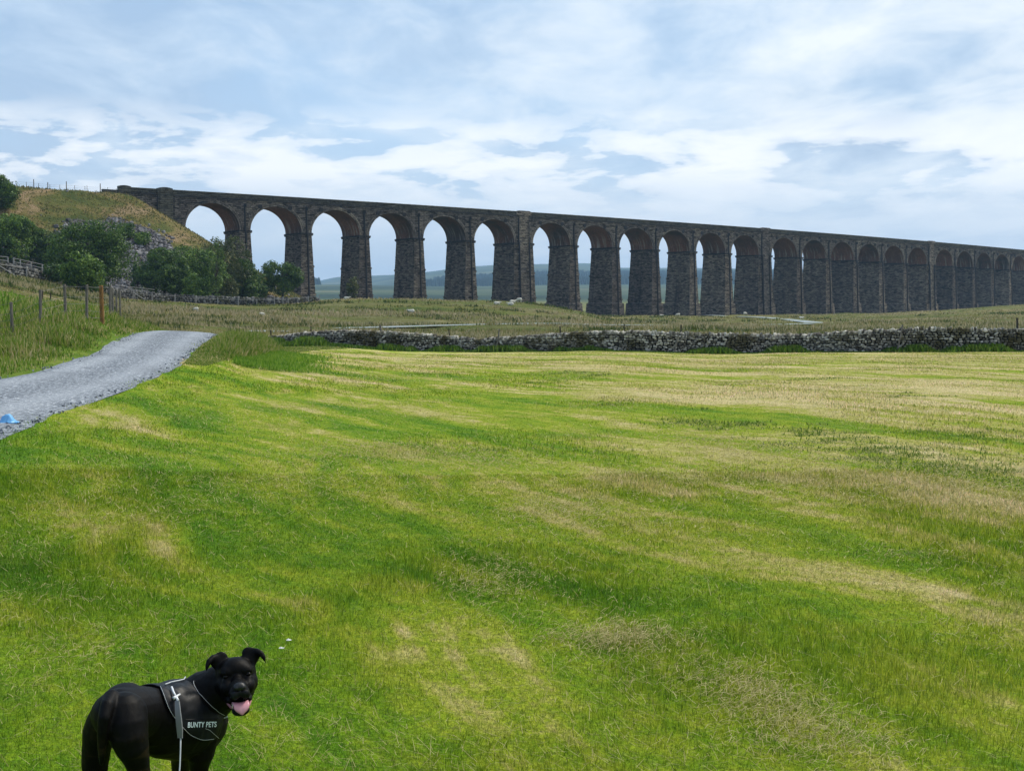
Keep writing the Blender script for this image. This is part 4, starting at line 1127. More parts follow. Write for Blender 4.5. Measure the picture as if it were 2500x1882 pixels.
# loose stones of the scree
n = 30000; s_ = rg_.uniform(-105, 0, n); t_ = -1 - rg_.uniform(0, 1, n) * 44
nz = fbm(s_ / 9, t_ / 9, 5, 4); dp = -(t_ + 1)
sm = smooth(1 - np.abs(s_ + 33 + (dp - 20) * 0.42 + 5 * nz) / 10) * smooth((dp - 13 - 3 * nz) / 4) + smooth(1 - np.abs(s_ + 74 - (dp - 12) * 0.55 + 4 * nz) / 8) * smooth((dp - 5) / 4) + 0.35 * smooth((dp - scree_line(s_) - 6 * nz) / 3) * (s_ < -9)
k = rg_.uniform(0, 1, n) < sm + 0.004; s_, t_ = s_[k], t_[k]; q = via(np.stack([s_, t_, s_ * 0], -1)); n = len(q)
sz = rg_.lognormal(-1.75, 0.40, (n, 1)) * rg_.uniform(0.7, 1.3, (n, 3)); q[:, 2] = H(q[:, 0], q[:, 1]) + sz[:, 2] * 0.2
tag(stones('scree_stones', q, sz, rg_.uniform(0, 3, n), M['scree'], rg_, 0.3), kind='stuff')

# pale loose stones at the road edge
n = 260; y = rg_.uniform(15, 50, n); side = rg_.uniform(0, 1, n) < 0.6
x = np.where(side, right_of(y, REs) - np.abs(rg_.normal(0, 0.18, n)), right_of(y, LEs) + np.abs(rg_.normal(0, 0.2, n)))
sz = rg_.uniform(0.008, 0.024, (n, 3)); q = np.stack([x, y, H(x, y, False) + 0.035], -1)
tag(stones('road_edge_gravel', q, sz, rg_.uniform(0, 3, n), M['gravel'], rg_, 0.3), kind='stuff')


# ------------------------------------------------------------------ trees
def leaf_mat(name, a, bb, cc):
    m, t, b = principled(name); r = t.attr('rnd'); pos = geo_pos(t)
    c = t.ramp(t.math('ADD', t.math('MULTIPLY', r, 0.45), t.math('MULTIPLY', t.noise(pos, 0.35, 3, 0.6), 0.6)), [(0.30, a), (0.52, bb), (0.75, cc)])
    blade_shader(t, b, c)
    for n in m.node_tree.nodes:
        if n.type == 'MIX_SHADER': n.inputs[0].default_value = 0.25
    return m


M['leaf'] = [leaf_mat('dark_leaves', (0.018, 0.045, 0.008), (0.048, 0.100, 0.014), (0.115, 0.190, 0.024)),
             leaf_mat('mid_leaves', (0.026, 0.062, 0.008), (0.070, 0.138, 0.016), (0.165, 0.255, 0.032)),
             leaf_mat('olive_leaves', (0.030, 0.050, 0.014), (0.070, 0.090, 0.024), (0.130, 0.135, 0.045)),
             leaf_mat('fresh_leaves', (0.040, 0.085, 0.014), (0.085, 0.150, 0.025), (0.16, 0.22, 0.045))]
M['bark'] = wood('tree_bark', (0.10, 0.09, 0.075), (0.035, 0.030, 0.025))


def tree(x0, x1, y0, y1, mat, label, D=None, name='tree', group='trees and bushes below the embankment', dens=1.0, lobes=15, leaf=0.38, airy=0.0, cat='tree', seed=0, skirt=0.04):
    rs = np.random.RandomState(200 + seed)
    cx = (x0 + x1) / 2
    if D is None: D = hit(cx, y1)
    b = P(cx, y1, D); g = Hs(b[0], b[1]); W = (x1 - x0) / F * D; top = P(cx, y0, D)[2]; Ht = top - g
    root = empty(name, (float(b[0]), float(b[1]), g), label, cat, group)
    # crown: overlapping leafy lobes
    cz = Ht * (0.5 + skirt * 0.5); rz = Ht * (0.5 - skirt * 0.5); rx = W / 2; ry = W * 0.42
    L = []
    for i in range(lobes):
        th = rs.uniform(0, 2 * math.pi); ph = math.asin(rs.uniform(-0.85, 1.0)); rr = rs.uniform(0.55, 0.80)
        sz_ = rs.uniform(0.28, 0.46)
        L.append((rx * rr * math.cos(ph) * math.cos(th), ry * rr * math.cos(ph) * math.sin(th), cz + rz * rr * math.sin(ph) * 1.02, rx * sz_, ry * sz_, rz * sz_ * rs.uniform(0.85, 1.15)))
    L.append((0, 0, cz, rx * 0.74, ry * 0.74, rz * 0.80)); L.append((0, 0, cz * 0.62, rx * 0.78, ry * 0.75, rz * 0.60))
    area = sum(4 * 3.14 * ((l[3] * l[4] * l[5]) ** (2 / 3)) for l in L)
    N = int(min(22000, dens * 2.0 * area / (leaf * leaf * 0.55)))
    wts = np.array([((l[3] * l[4] * l[5]) ** (2 / 3)) * 1.0 for l in L]); li = rs.choice(len(L), N, p=wts / wts.sum()); LA = np.array(L)[li]
    # sub-clumps sit on the lobes, leaves sit on the sub-clumps
    K = max(40, int(len(L) * 9)); lk_ = rs.choice(len(L), K, p=wts / wts.sum()); LK = np.array(L)[lk_]
    dk = rs.normal(0, 1, (K, 3)); dk[:, 2] += 0.25; dk /= np.linalg.norm(dk, axis=1)[:, None]
    ck = LK[:, :3] + dk * LK[:, 3:] * rs.uniform(0.80, 1.06, (K, 1)); rk_ = W * rs.uniform(0.045, 0.085, K) + 0.25
    ki = rs.randint(0, K, N); d = rs.normal(0, 1, (N, 3)); d /= np.linalg.norm(d, axis=1)[:, None]
    rad = (1 - np.abs(rs.normal(0, 0.22 + airy * 2, N)))[:, None]
    c = ck[ki] + d * rk_[ki][:, None] * rad * np.array([1.15, 1.15, 0.85])
    core = rs.uniform(0, 1, N) < 0.12
    dc = rs.normal(0, 1, (N, 3)); dc /= np.linalg.norm(dc, axis=1)[:, None]
    c = np.where(core[:, None], LA[:, :3] + dc * LA[:, 3:] * 0.8, c)
    keep = (c[:, 2] > -0.1) & (((c[:, 0] / rx) ** 2 + (c[:, 1] / ry) ** 2 + ((c[:, 2] - cz) / rz) ** 2) < 1.30)
    c = c[keep]; d = d[keep]; N = len(c)
    nrm = d + rs.normal(0, 0.38, (N, 3)) + np.array([0, 0, 0.20]); nrm /= np.linalg.norm(nrm, axis=1)[:, None]
    a = np.cross(nrm, rs.normal(0, 1, (N, 3))); a /= np.linalg.norm(a, axis=1)[:, None]; e = np.cross(nrm, a)
    s = leaf * rs.uniform(0.45, 1.25, (N, 1)); a = a * s * 0.5; e = e * s * 0.36
    V = np.stack([c - a, c + e * 0.9 - a * 0.1, c + a, c - e * 0.9 + a * 0.15], 1).reshape(-1, 3)
    mesh_obj('crown', V, np.arange(N * 4).reshape(N, 4), mat, root, attrs={'rnd': np.repeat(rs.uniform(0, 1, N), 4)})
    mb = MB(); r0 = max(0.12, W * 0.028)
    mb.tube([(0, 0, -0.6), (0.03 * W, 0, Ht * 0.2), (-0.02 * W, 0.02 * W, Ht * 0.42), (0.02 * W, 0, Ht * 0.7)], [r0 * 1.3, r0, r0 * 0.75, r0 * 0.3], 7)
    for i in range(7):
        l = L[i]; z_ = Ht * rs.uniform(0.15, 0.5)
        mb.tube([(0, 0, z_), (l[0] * 0.5, l[1] * 0.5, (z_ + l[2]) * 0.52), (l[0], l[1], l[2])], [r0 * 0.6, r0 * 0.4, r0 * 0.12], 5)
    mb.build('trunk', M['bark'], root, smooth=True)
    return root


LM = M['leaf']
for i, (x0, x1, y0, y1, mi, lab, kw) in enumerate([
    (-70, 44, 428, 520, 0, 'dark tree at the left picture edge on top of the embankment', dict(lobes=11)),
    (-50, 92, 528, 658, 1, 'broad green tree at the left edge above the railed wall', dict(lobes=20)),
    (70, 156, 556, 668, 0, 'dark tree squeezed between the two broadest trees', dict(lobes=12)),
    (128, 326, 538, 712, 0, 'largest dark domed tree below the grassy embankment', dict(lobes=30)),
    (150, 262, 617, 716, 1, 'round lighter green bush in front of the largest tree', dict(lobes=14, name='bush', cat='bush', skirt=0.0)),
    (282, 330, 539, 586, 1, 'upper of two small bushes on the grey scree', dict(lobes=9, name='bush', cat='bush', skirt=0.0)),
    (327, 371, 561, 601, 1, 'lower of two small bushes on the grey scree', dict(lobes=9, name='bush', cat='bush', skirt=0.0)),
    (338, 462, 611, 728, 0, 'dark green tree right of the scree run', dict(lobes=18)),
    (392, 556, 604, 733, 1, 'bright green many-lobed tree in the middle of the right hand clump', dict(lobes=24)),
    (486, 612, 577, 733, 2, 'thin airy tree with sky showing through below the first arch', dict(lobes=15, airy=0.16, dens=0.42)),
    (506, 548, 575, 640, 3, 'pale leafy treetop against the first arch', dict(lobes=8, airy=0.2, dens=0.5, D=243)),
    (532, 646, 636, 735, 0, 'dark tree at the foot of the first pier', dict(lobes=15)),
    (520, 586, 680, 738, 2, 'low reddish olive bush just behind the far wall', dict(lobes=9, name='bush', cat='bush', skirt=0.0)),
    (606, 655, 662, 736, 0, 'narrow dark shrub beside the pale rocks left of the lone hawthorn', dict(lobes=8, name='bush', cat='bush')),
    (638, 738, 632, 737, 0, 'lone dark hawthorn in front of the second pier', dict(lobes=14, skirt=0.2)),
    (843, 880, 672, 734, 2, 'small thin tree growing against the third pier', dict(lobes=7, D=262, airy=0.1, dens=0.6)),
    (318, 356, 640, 722, 0, 'small dark shrub on the scree left of the right hand clump', dict(lobes=7, name='bush', cat='bush')),
    (108, 162, 640, 694, 0, 'low dark shrub against the far wall left of the round bush', dict(lobes=7, name='bush', cat='bush', skirt=0.0)),
    (440, 520, 660, 736, 1, 'low green shrub under the bright many-lobed tree', dict(lobes=9, name='bush', cat='bush', skirt=0.0)),
]):
    tree(x0, x1, y0, y1, LM[mi], lab, seed=i, **kw)

# plantation of conifers on the far hillside
m, t, b = principled('conifer_needles', rough=1.0, spec=0.05)
t.link(t.ramp(t.attr('rnd'), [(0, (0.010, 0.024, 0.014)), (1, (0.026, 0.05, 0.024))]), b.inputs['Base Color'])
rp = np.random.RandomState(5); cn = []
for (pa, pb, da, db, n) in [(1030, 1290, 2950, 3120, 900), (1060, 1300, 3500, 3800, 1300), (1290, 1560, 2950, 3150, 1400), (1290, 1560, 3450, 3900, 1800), (1440, 2000, 2950, 4150, 5200), (1040, 2000, 3150, 3500, 500), (752, 782, 3000, 3080, 160), (640, 700, 3000, 3060, 60)]:
    px = rp.uniform(pa, pb, n); D = rp.uniform(da, db, n); cn.append(np.stack([(px - 1250) / F * D, D], -1))
cn = np.concatenate(cn); n = len(cn); g = H(cn[:, 0], cn[:, 1]); hh = rp.uniform(9, 19, n); rr = hh * 0.27
an = np.arange(5) * 2 * math.pi / 5
V = np.concatenate([np.stack([cn[:, 0][:, None] + rr[:, None] * np.cos(an), cn[:, 1][:, None] + rr[:, None] * np.sin(an), np.repeat((g - 0.5)[:, None], 5, 1)], -1),
                    np.stack([cn[:, 0], cn[:, 1], g + hh], -1)[:, None, :]], 1)
ii = np.arange(n * 6).reshape(n, 6); T = np.concatenate([ii[:, [k, (k + 1) % 5, 5]] for k in range(5)])
tag(mesh_obj('conifer_plantation', V.reshape(-1, 3), T, m, attrs={'rnd': np.repeat(rp.uniform(0, 1, n), 6)}), kind='stuff')


# ------------------------------------------------------------------ fences
def post(mb, x, y, h, w_, lean=(0, 0), sink=0.35, n=8):
    g = Hs(x, y)
    mb.tube([(x - lean[0] * 0.3, y, g - sink), (x, y, g), (x + lean[0] * 0.5, y + lean[1] * 0.5, g + h * 0.5), (x + lean[0], y + lean[1], g + h - 0.02), (x + lean[0], y + lean[1], g + h)], [w_ / 2, w_ / 2, w_ / 2 * 0.98, w_ / 2 * 0.96, w_ / 2 * 0.7], n)
    return np.array([x, y, g])


fp = []
for (px, py, ty, D) in [(-150, 850, 752, 39.5), (-60, 843, 746, 40.5), (28.5, 833, 737, 41), (96.5, 806, 707, 41.5), (159, 790, 694, 43), (210, 787, 695, 45), (248, 786, 697, 45.5), (267, 775, 697, 53), (275, 771, 703, 58), (283, 768, 708, 64), (293, 767, 710, 71)]:
    fp.append((px, py, ty, D))
b0 = P(28.5, 833, 41)
fr = empty('wire_fence', (float(b0[0]), float(b0[1]), Hs(b0[0], b0[1])), 'sheep fence of grey wooden posts and wire on the grass bank left of the road', 'fence')
tops = []
for i, (px, py, ty, D) in enumerate(fp):
    mb = MB(); b_ = P(px, ty, D); g = Hs(b_[0], b_[1]); hh = b_[2] - g
    orange = px == 248
    post(mb, b_[0], b_[1], hh, 0.155 if orange else 0.105, lean=((0.03 if i % 2 else -0.02), 0))
    o = mb.build('post', M['orangewood'] if orange else M['oldwood'], fr, world_parent=True)
    if orange: o['label'] = 'thicker orange stained straining post'
    tops.append((b_[0], b_[1], g, hh))
mb = MB()
for i in range(len(tops) - 1):
    a_, c_ = tops[i], tops[i + 1]
    for f in (0.15, 0.32, 0.5, 0.68, 0.95):
        mb.tube([(a_[0], a_[1] - 0.06, a_[2] + a_[3] * f), ((a_[0] + c_[0]) / 2, (a_[1] + c_[1]) / 2 - 0.06, (a_[2] + c_[2]) / 2 + (a_[3] + c_[3]) / 2 * f - 0.02), (c_[0], c_[1] - 0.06, c_[2] + c_[3] * f)], 0.0045, 4, False)
mb.build('wire', M['wire'], fr, world_parent=True)
# small posts deeper in the pasture
fp2 = empty('old_fence_line', tuple(float(q) for q in P(123, 740, 88)), 'short row of small broken posts in the rough pasture behind the sheep fence', 'fence')
for (px, py, ty) in [(102, 738, 709), (122, 738, 711), (230, 765, 753)]:
    D = {102: 84, 122: 88, 230: 84}[px]; b_ = P(px, ty, D); g = Hs(b_[0], b_[1]); mb = MB(); post(mb, b_[0], b_[1], max(0.5, min(1.0, b_[2] - g)), 0.10, (0.05, 0)); mb.build('post', M['darkwood'], fp2, world_parent=True)

# skyline fence on the embankment
q = [48, 73, 91, 103, 125, 130, 154, 170, 190, 215, 220, 252, 270, 291]; hts = [1.0, 1.0, 1.7, 1.0, 1.4, 1.0, 1.0, 1.75, 1.0, 1.0, 1.2, 1.75, 1.0, 1.0]
Dc = [crest(px, 230, 320) for px in q]
sf = empty('lineside_fence', (float((q[0] - 1250) / F * Dc[0]), float(Dc[0]), Hs((q[0] - 1250) / F * Dc[0], Dc[0])), 'thin post and wire fence along the skyline of the embankment', 'fence')
pts = []
for px, hh, D in zip(q, hts, Dc):
    x = (px - 1250) / F * D; mb = MB(); post(mb, x, D, hh, 0.20 if hh > 1.3 else 0.11, n=5); mb.build('post', M['oldwood'], sf, world_parent=True); pts.append((x, D, Hs(x, D)))
mb = MB()
for f in (0.5, 0.9): mb.tube([(p[0], p[1], p[2] + f) for p in pts], 0.012, 4, False)
mb.build('wire', M['wire'], sf, world_parent=True)


# pale rail fences beside the far wall
def rail_fence(name, pts, label, hs, rails, off=0.0, pw=0.13, rail_r=0.06, brace=()):
    """pts: (px, D) ; posts there, rails between at fractions of the height"""
    X = [((px - 1250) / F * D, D + off) for px, D in pts]; G = [Hs(*p) for p in X]
    rt = empty(name, (float(X[0][0]), float(X[0][1]), G[0]), label, 'fence', None)
    for i, (p, g) in enumerate(zip(X, G)):
        mb = MB(); hh = hs[i] if hasattr(hs, '__len__') else hs
        mb.box(p[0] - pw / 2, p[0] + pw / 2, p[1] - pw / 2, p[1] + pw / 2, g - 0.3, g + hh); mb.build('post', M['palewood'], rt, world_parent=True)
    for f in rails:
        mb = MB(); mb.tube([(p[0], p[1] - 0.08, g + f) for p, g in zip(X, G)], rail_r, 4, False); mb.build('rail', M['palewood'], rt, world_parent=True)
    for (i, dx) in brace:
        mb = MB(); p, g = X[i], G[i]; mb.tube([(p[0], p[1] - 0.1, g + 1.1), (p[0] + dx, p[1] - 0.1, Hs(p[0] + dx, p[1]) + 0.1)], 0.06, 4); mb.build('brace', M['palewood'], rt, world_parent=True)


def w2D(px): return float(np.interp(px, [a[0] for a in W2], [a[1] for a in W2]))


rail_fence('rail_fence', [(px, w2D(px) - 0.9) for px in (-60, 1, 69, 131, 172)], 'pale post and rail fence against the near face of the far wall at far left', 1.35, (1.22,), rail_r=0.04, brace=((1, 2.4),))
rail_fence('handrail', [(px, w2D(px) + 2.6) for px in (-40, -10, 24)], 'short end of pale handrail above the far wall at the left picture edge', [2.2, 2.2, 2.2], (2.15, 1.65), rail_r=0.035)
rail_fence('handrail', [(px, w2D(px) + 2.6) for px in (38, 54, 80, 107, 134, 156)], 'long pale handrail above the sloping far wall left of the round bush', 2.2, (2.15, 1.65), rail_r=0.035)
rail_fence('handrail', [(px, w2D(px) + 2.2) for px in (243, 264, 293, 322, 350, 380)], 'pale double handrail sloping down right of the round bush', [2.5, 2.3, 2.2, 1.9, 1.8, 1.5], (1.95, 1.5), rail_r=0.035)
rail_fence('rail_fence', [(px, w2D(px) - 0.9) for px in (328, 373, 429, 480, 533, 583, 628, 671, 692, 705, 728, 754, 781)], 'pale post and wire fence along the level part of the far wall', [1.5, 1.4, 1.35, 1.3, 1.3, 1.6, 1.1, 1.3, 1.3, 1.1, 1.1, 1.2, 1.2], (1.0,), rail_r=0.02, brace=((0, 2.0), (0, -1.9)))

# posts and sticks at the near stone wall
def stick(tx, ty, bx, by, D, r, mat, label):
    a_ = P(tx, ty, D + 0.15); c_ = P(bx, by, D - 0.15 if by > 835 else D + 0.1)
    g = Hs(c_[0], c_[1]); a_, c_ = np.array(a_), np.array(c_)
    if by < 835: c_ = np.array([c_[0], c_[1], g - 0.3])
    else: c_[2] = max(c_[2], g) - 0.1
    rt = empty('wooden_post', (float(c_[0]), float(c_[1]), float(c_[2])), label, 'post', 'posts and sticks along the dry stone wall')
    mb = MB(); mb.tube([c_, c_ * 0.5 + a_ * 0.5 + np.array([0.02, 0, 0]), a_], [r, r * 0.95, r * 0.8], 6)
    mb.build('shaft', mat, rt, world_parent=True)


def wD(px): return float(np.interp(px, [a[0] for a in WALL], [a[1] for a in WALL]))


for (tx, ty, bx, by, off, r, mt, lab) in [
    (661, 806, 661, 824, 0.9, .07, 'darkwood', 'dark post behind the low left end of the stone wall'),
    (759, 797, 760, 808, 0.9, .055, 'darkwood', 'short dark post top behind the wall near its left end'),
    (928, 793, 934, 808, 0.9, .09, 'oldwood', 'thick leaning post top with a pale face above the wall left of centre'),
    (1096, 804, 1100, 818, 0.9, .05, 'darkwood', 'thin crooked post top above the sagging part of the wall'),
    (1158, 828, 1146, 862, -0.6, .05, 'oldwood', 'short stick leaning low against the sagging part of the wall'),
    (1219, 803, 1210, 862, -0.6, .065, 'oldwood', 'tall grey stake leaning on the lowest part of the wall and standing above it'),
    (1367, 797, 1372, 810, 0.9, .065, 'darkwood', 'dark post top leaning left above the wall right of its sagging part'),
    (1524, 791, 1524, 808, 0.9, .04, 'darkwood', 'thin dark post top between the leaning post and the middle stake'),
    (1663, 793, 1659, 809, 0.9, .06, 'darkwood', 'dark post top leaning right above a mossy stretch of wall'),
    (1656, 818, 1646, 856, -0.6, .05, 'oldwood', 'thin stick leaning on the wall face below a dark post top'),
    (2204, 792, 2191, 850, -0.6, .06, 'oldwood', 'long pale stake leaning on the high right hand part of the wall'),
    (2483, 776, 2487, 802, 0.9, .07, 'darkwood', 'dark green post standing behind the wall at the right picture edge')]:
    stick(tx, ty, bx, by, wD(bx) + off, r, M[mt], lab)


# ------------------------------------------------------------------ remeshed organic bodies
def ell(bm, c, r, rot=None, seg=14, rings=9):
    g = bmesh.ops.create_uvsphere(bm, u_segments=seg, v_segments=rings, radius=1.0)
    m_ = Matrix.Translation(Vector([float(q) for q in c])) @ (rot.to_4x4() if rot is not None else Matrix()) @ Matrix.Diagonal((float(r[0]), float(r[1]), float(r[2]), 1))
    bmesh.ops.transform(bm, matrix=m_, verts=g['verts'])


def limb(bm, pts, rs_, n=12):
    """tapered chain of balls and cones"""
    pts = [Vector([float(q) for q in p]) for p in pts]
    for p, r in zip(pts, rs_): ell(bm, p, (r, r, r), seg=n, rings=8)
    for i in range(len(pts) - 1):
        a, b_ = pts[i], pts[i + 1]; d = b_ - a
        if d.length < 1e-5: continue
        g = bmesh.ops.create_cone(bm, cap_ends=True, segments=n, radius1=rs_[i], radius2=rs_[i + 1], depth=d.length)
        bmesh.ops.transform(bm, matrix=Matrix.Translation((a + b_) / 2) @ d.to_track_quat('Z', 'Y').to_matrix().to_4x4(), verts=g['verts'])


def remesh(bm, name, voxel, smooth_it, mat, fac=0.5):
    me = bpy.data.meshes.new(name + '_raw'); bm.to_mesh(me); bm.free()
    o = bpy.data.objects.new(name, me); C.objects.link(o)
    m1 = o.modifiers.new('r', 'REMESH'); m1.mode = 'VOXEL'; m1.voxel_size = voxel
    m2 = o.modifiers.new('s', 'SMOOTH'); m2.factor = fac; m2.iterations = smooth_it
    dg = bpy.context.evaluated_depsgraph_get(); dg.update()
    ev = o.evaluated_get(dg); new = bpy.data.meshes.new_from_object(ev)
    o.modifiers.clear(); o.data = new; new.name = name; bpy.data.meshes.remove(me)
    new.materials.clear(); new.materials.append(mat)
    new.polygons.foreach_set('use_smooth', np.ones(len(new.polygons), bool))
    return o


# ------------------------------------------------------------------ sheep
m, t, b = principled('sheep_fleece', rough=1.0, spec=0.05); pos = geo_pos(t)
t.link(t.ramp(t.noise(pos, 14, 4, 0.7), [(0.3, (0.42, 0.40, 0.34)), (0.7, (0.70, 0.68, 0.60))]), b.inputs['Base Color']); add_bump(t, b, t.noise(pos, 22, 4, 0.7), 0.8, 0.04); M['fleece'] = m
M['sface'] = principled('sheep_face', (0.50, 0.47, 0.41), 0.9, 0.1)[0]


def make_sheep(label, lying=False):
    root = empty('sheep', (0, 0, 0), label, 'sheep', 'white sheep grazing and resting on the moor')
    bm = bmesh.new(); zc = 0.30 if lying else 0.60
    ell(bm, (0, 0, zc), (0.50, 0.25, 0.27)); ell(bm, (-0.24, 0, zc + 0.02), (0.28, 0.26, 0.27)); ell(bm, (0.28, 0, zc), (0.24, 0.22, 0.25))
    hz_ = zc + 0.20 if lying else 0.28
    limb(bm, [(0.42, 0, zc + 0.03), (0.60, 0, zc + (0.15 if lying else -0.12))], [0.15, 0.11])
    limb(bm, [(0.60, 0, zc + (0.17 if lying else -0.14)), (0.74, 0, hz_ + (0 if lying else -0.04)), (0.82, 0, hz_ - 0.08)], [0.10, 0.075, 0.05])
    for sy in (-1, 1):
        limb(bm, [(0.60, sy * 0.08, hz_ + (0.06 if lying else 0.18)), (0.58, sy * 0.19, hz_ + (0.04 if lying else 0.17))], [0.035, 0.025], 8)
        if lying:
            limb(bm, [(0.32, sy * 0.14, 0.16), (0.52, sy * 0.16, 0.08)], [0.06, 0.04], 8); limb(bm, [(-0.3, sy * 0.2, 0.16), (-0.1, sy * 0.26, 0.07)], [0.08, 0.045], 8)
        else:
            limb(bm, [(0.30, sy * 0.13, 0.45), (0.31, sy * 0.13, 0.24), (0.30, sy * 0.13, 0.0)], [0.085, 0.045, 0.035], 8)
            limb(bm, [(-0.32, sy * 0.14, 0.48), (-0.27, sy * 0.14, 0.34), (-0.36, sy * 0.14, 0.22), (-0.33, sy * 0.14, 0.0)], [0.12, 0.07, 0.045, 0.035], 8)
    limb(bm, [(-0.47, 0, zc + 0.08), (-0.54, 0, zc - 0.14)], [0.06, 0.04], 8)
    o = remesh(bm, 'body', 0.030, 3, M['fleece']); o.parent = root
    return root


stand = make_sheep('sheep grazing low down on the flat moor left of the grassy mound, nearest the road')
lie = make_sheep('first sheep', True)
sheep_list = [(480, 762, 0, 2.9, None), (640, 772, 0, 0.4, 'small sheep half hidden in tan grass left of the mound'), (847, 731, 1, 0.2, 'sheep lying on top of the mound beside the small thin tree'),
    (1005, 764, 1, 2.8, 'single sheep resting on the middle of the mound front'), (1213, 744, 1, 0.15, 'leftmost of the four sheep together near the mound top'), (1247, 746, 1, 3.0, 'lowest of the four sheep together near the mound top'),
    (1251, 740, 1, 0.3, 'sheep just above the lowest one of the four near the mound top'), (1268, 739, 0, 2.7, 'rightmost of the four sheep together near the mound top'),
    (1614, 776, 1, 0.2, 'sheep lying at the foot of the ninth pier'), (1655, 774, 0, 3.0, 'sheep grazing at the foot of the pier left of the tenth'), (1818, 775, 0, 0.4, 'white sheep at the foot of the second broad pier'), (1955, 773, 1, 0.3, 'sheep lying above the bend of the pale track')]
for i, (px, py, ly, rz, lab) in enumerate(sheep_list):
    D = hit(px, py, 100, 420) if px < 1400 else {1614: 352, 1655: 356, 1818: 366, 1955: 300}[px]
    x = (px - 1250) / F * D; z = Hs(x, D)
    if i == 0: stand.location = (x, D, z); stand.rotation_euler = (0, 0, rz); stand.scale = (.75,) * 3; continue
    if i == 2:
        lie.location = (x, D, z); lie.rotation_euler = (0, 0, rz); lie['label'] = lab; continue
    dup_tree(lie if ly else stand, (x, D, z), rz, lab, scale=(.6,) * 3 if i == 1 else (1, 1, 1))

# pale rocks by the far wall left of the hawthorn
rs9 = np.random.RandomState(9)
for i, (px, py, w_, lab) in enumerate([(655, 722, 1.3, 'pale flat rock lying against the far wall left of the lone hawthorn'), (664, 712, 0.9, 'smaller pale rock resting above the flat one by the hawthorn')]):
    D = w2D(px) + 5; q = P(px, py, D); g = Hs(q[0], q[1]); rt = stones('boulder', np.array([[0, 0, 0.2]]), np.array([[w_, w_ * .6, w_ * .4]]), np.array([0.3]), M['scree'], rs9, 0.25, shape='ico')
    rt.location = (float(q[0]), float(q[1]), g + 0.1 + 0.8 * i); tag(rt, lab, 'boulder', None)

# litter
m, t, b = principled('pale_blue_plastic', (0.20, 0.52, 0.86), 0.35, 0.5); M['blue'] = m
tr = t.new('ShaderNodeBsdfTranslucent'); tr.inputs['Color'].default_value = (0.3, 0.62, 0.9, 1)
mx = t.new('ShaderNodeMixShader'); mx.inputs[0].default_value = 0.35; t.link(b.outputs[0], mx.inputs[1]); t.link(tr.outputs[0], mx.inputs[2]); t.link(mx.outputs[0], t.n['Material Output'].inputs['Surface'])


def crumple(name, px, py, sx, sy, sz, mat, label, cat, seed, D=None, lift=0.0):
    D = D or hit(px, py, 4, 60); q = P(px, py, D); nx_, ny_ = 26, 20
    u, v = np.meshgrid(np.linspace(-1, 1, nx_), np.linspace(-1, 1, ny_), indexing='ij'); r = np.hypot(u, v)
    ed = 1 + 0.35 * vnoise(np.arctan2(v, u) * 1.7 + seed, r * 0, seed)
    zz_ = sz * (np.exp(-(np.abs(u + 0.25) ** 3 * 4.0 + np.abs(v) ** 3 * 2.2)) + 0.30 * fbm(u * 2.6 + seed, v * 2.6, seed, 4)) * (1 - 0.5 * np.clip(r - 0.8, 0, 1))
    x = u * sx * ed + 0.04 * vnoise(u * 4, v * 4, seed + 1) * sx; y = v * sy * ed * (1 - 0.55 * np.clip(u, 0, 1))
    V = np.stack([x, y, np.maximum(zz_, 0.004)], -1).reshape(-1, 3); ii = np.arange(nx_ * ny_).reshape(nx_, ny_)
    Q = np.stack([ii[:-1, :-1], ii[1:, :-1], ii[1:, 1:], ii[:-1, 1:]], -1).reshape(-1, 4)
    o = mesh_obj(name, V, Q, mat, smooth=True); so = o.modifiers.new('t', 'SOLIDIFY'); so.thickness = 0.002
    o.location = (float(q[0]), float(q[1]), Hs(q[0], q[1]) + 0.03 + lift); return tag(o, label, cat)


crumple('plastic_bag', 24, 1037, 0.135, 0.10, 0.11, M['blue'], 'crumpled pale blue plastic bag lying at the edge of the gravel road', 'bag', 4)
M['tissue'] = principled('white_tissue', (0.52, 0.53, 0.50), 0.9, 0.1)[0]
crumple('tissue', 688, 1622, 0.011, 0.009, 0.008, M['tissue'], 'lower of two white scraps in the grass right of the dog', 'litter', 7, lift=0.045)
crumple('tissue', 706, 1603, 0.012, 0.010, 0.009, M['tissue'], 'upper of two white scraps in the grass right of the dog', 'litter', 8, lift=0.045)

# ------------------------------------------------------------------ the air
hm = bpy.data.materials.new('thin_blue_haze'); hm.use_nodes = True; ht = NT(hm.node_tree); ht.n.clear()
pv = ht.new('ShaderNodeVolumePrincipled'); pv.inputs['Density'].default_value = 0.00012; pv.inputs['Color'].default_value = (0.42, 0.68, 1.0, 1); pv.inputs['Anisotropy'].default_value = 0.2
ho = ht.new('ShaderNodeOutputMaterial'); ht.link(pv.outputs[0], ho.inputs['Volume'])
mb = MB(); mb.box(-9600, 9600, -9600, 9600, -16, 275)
tag(mb.build('haze', hm), kind='stuff')


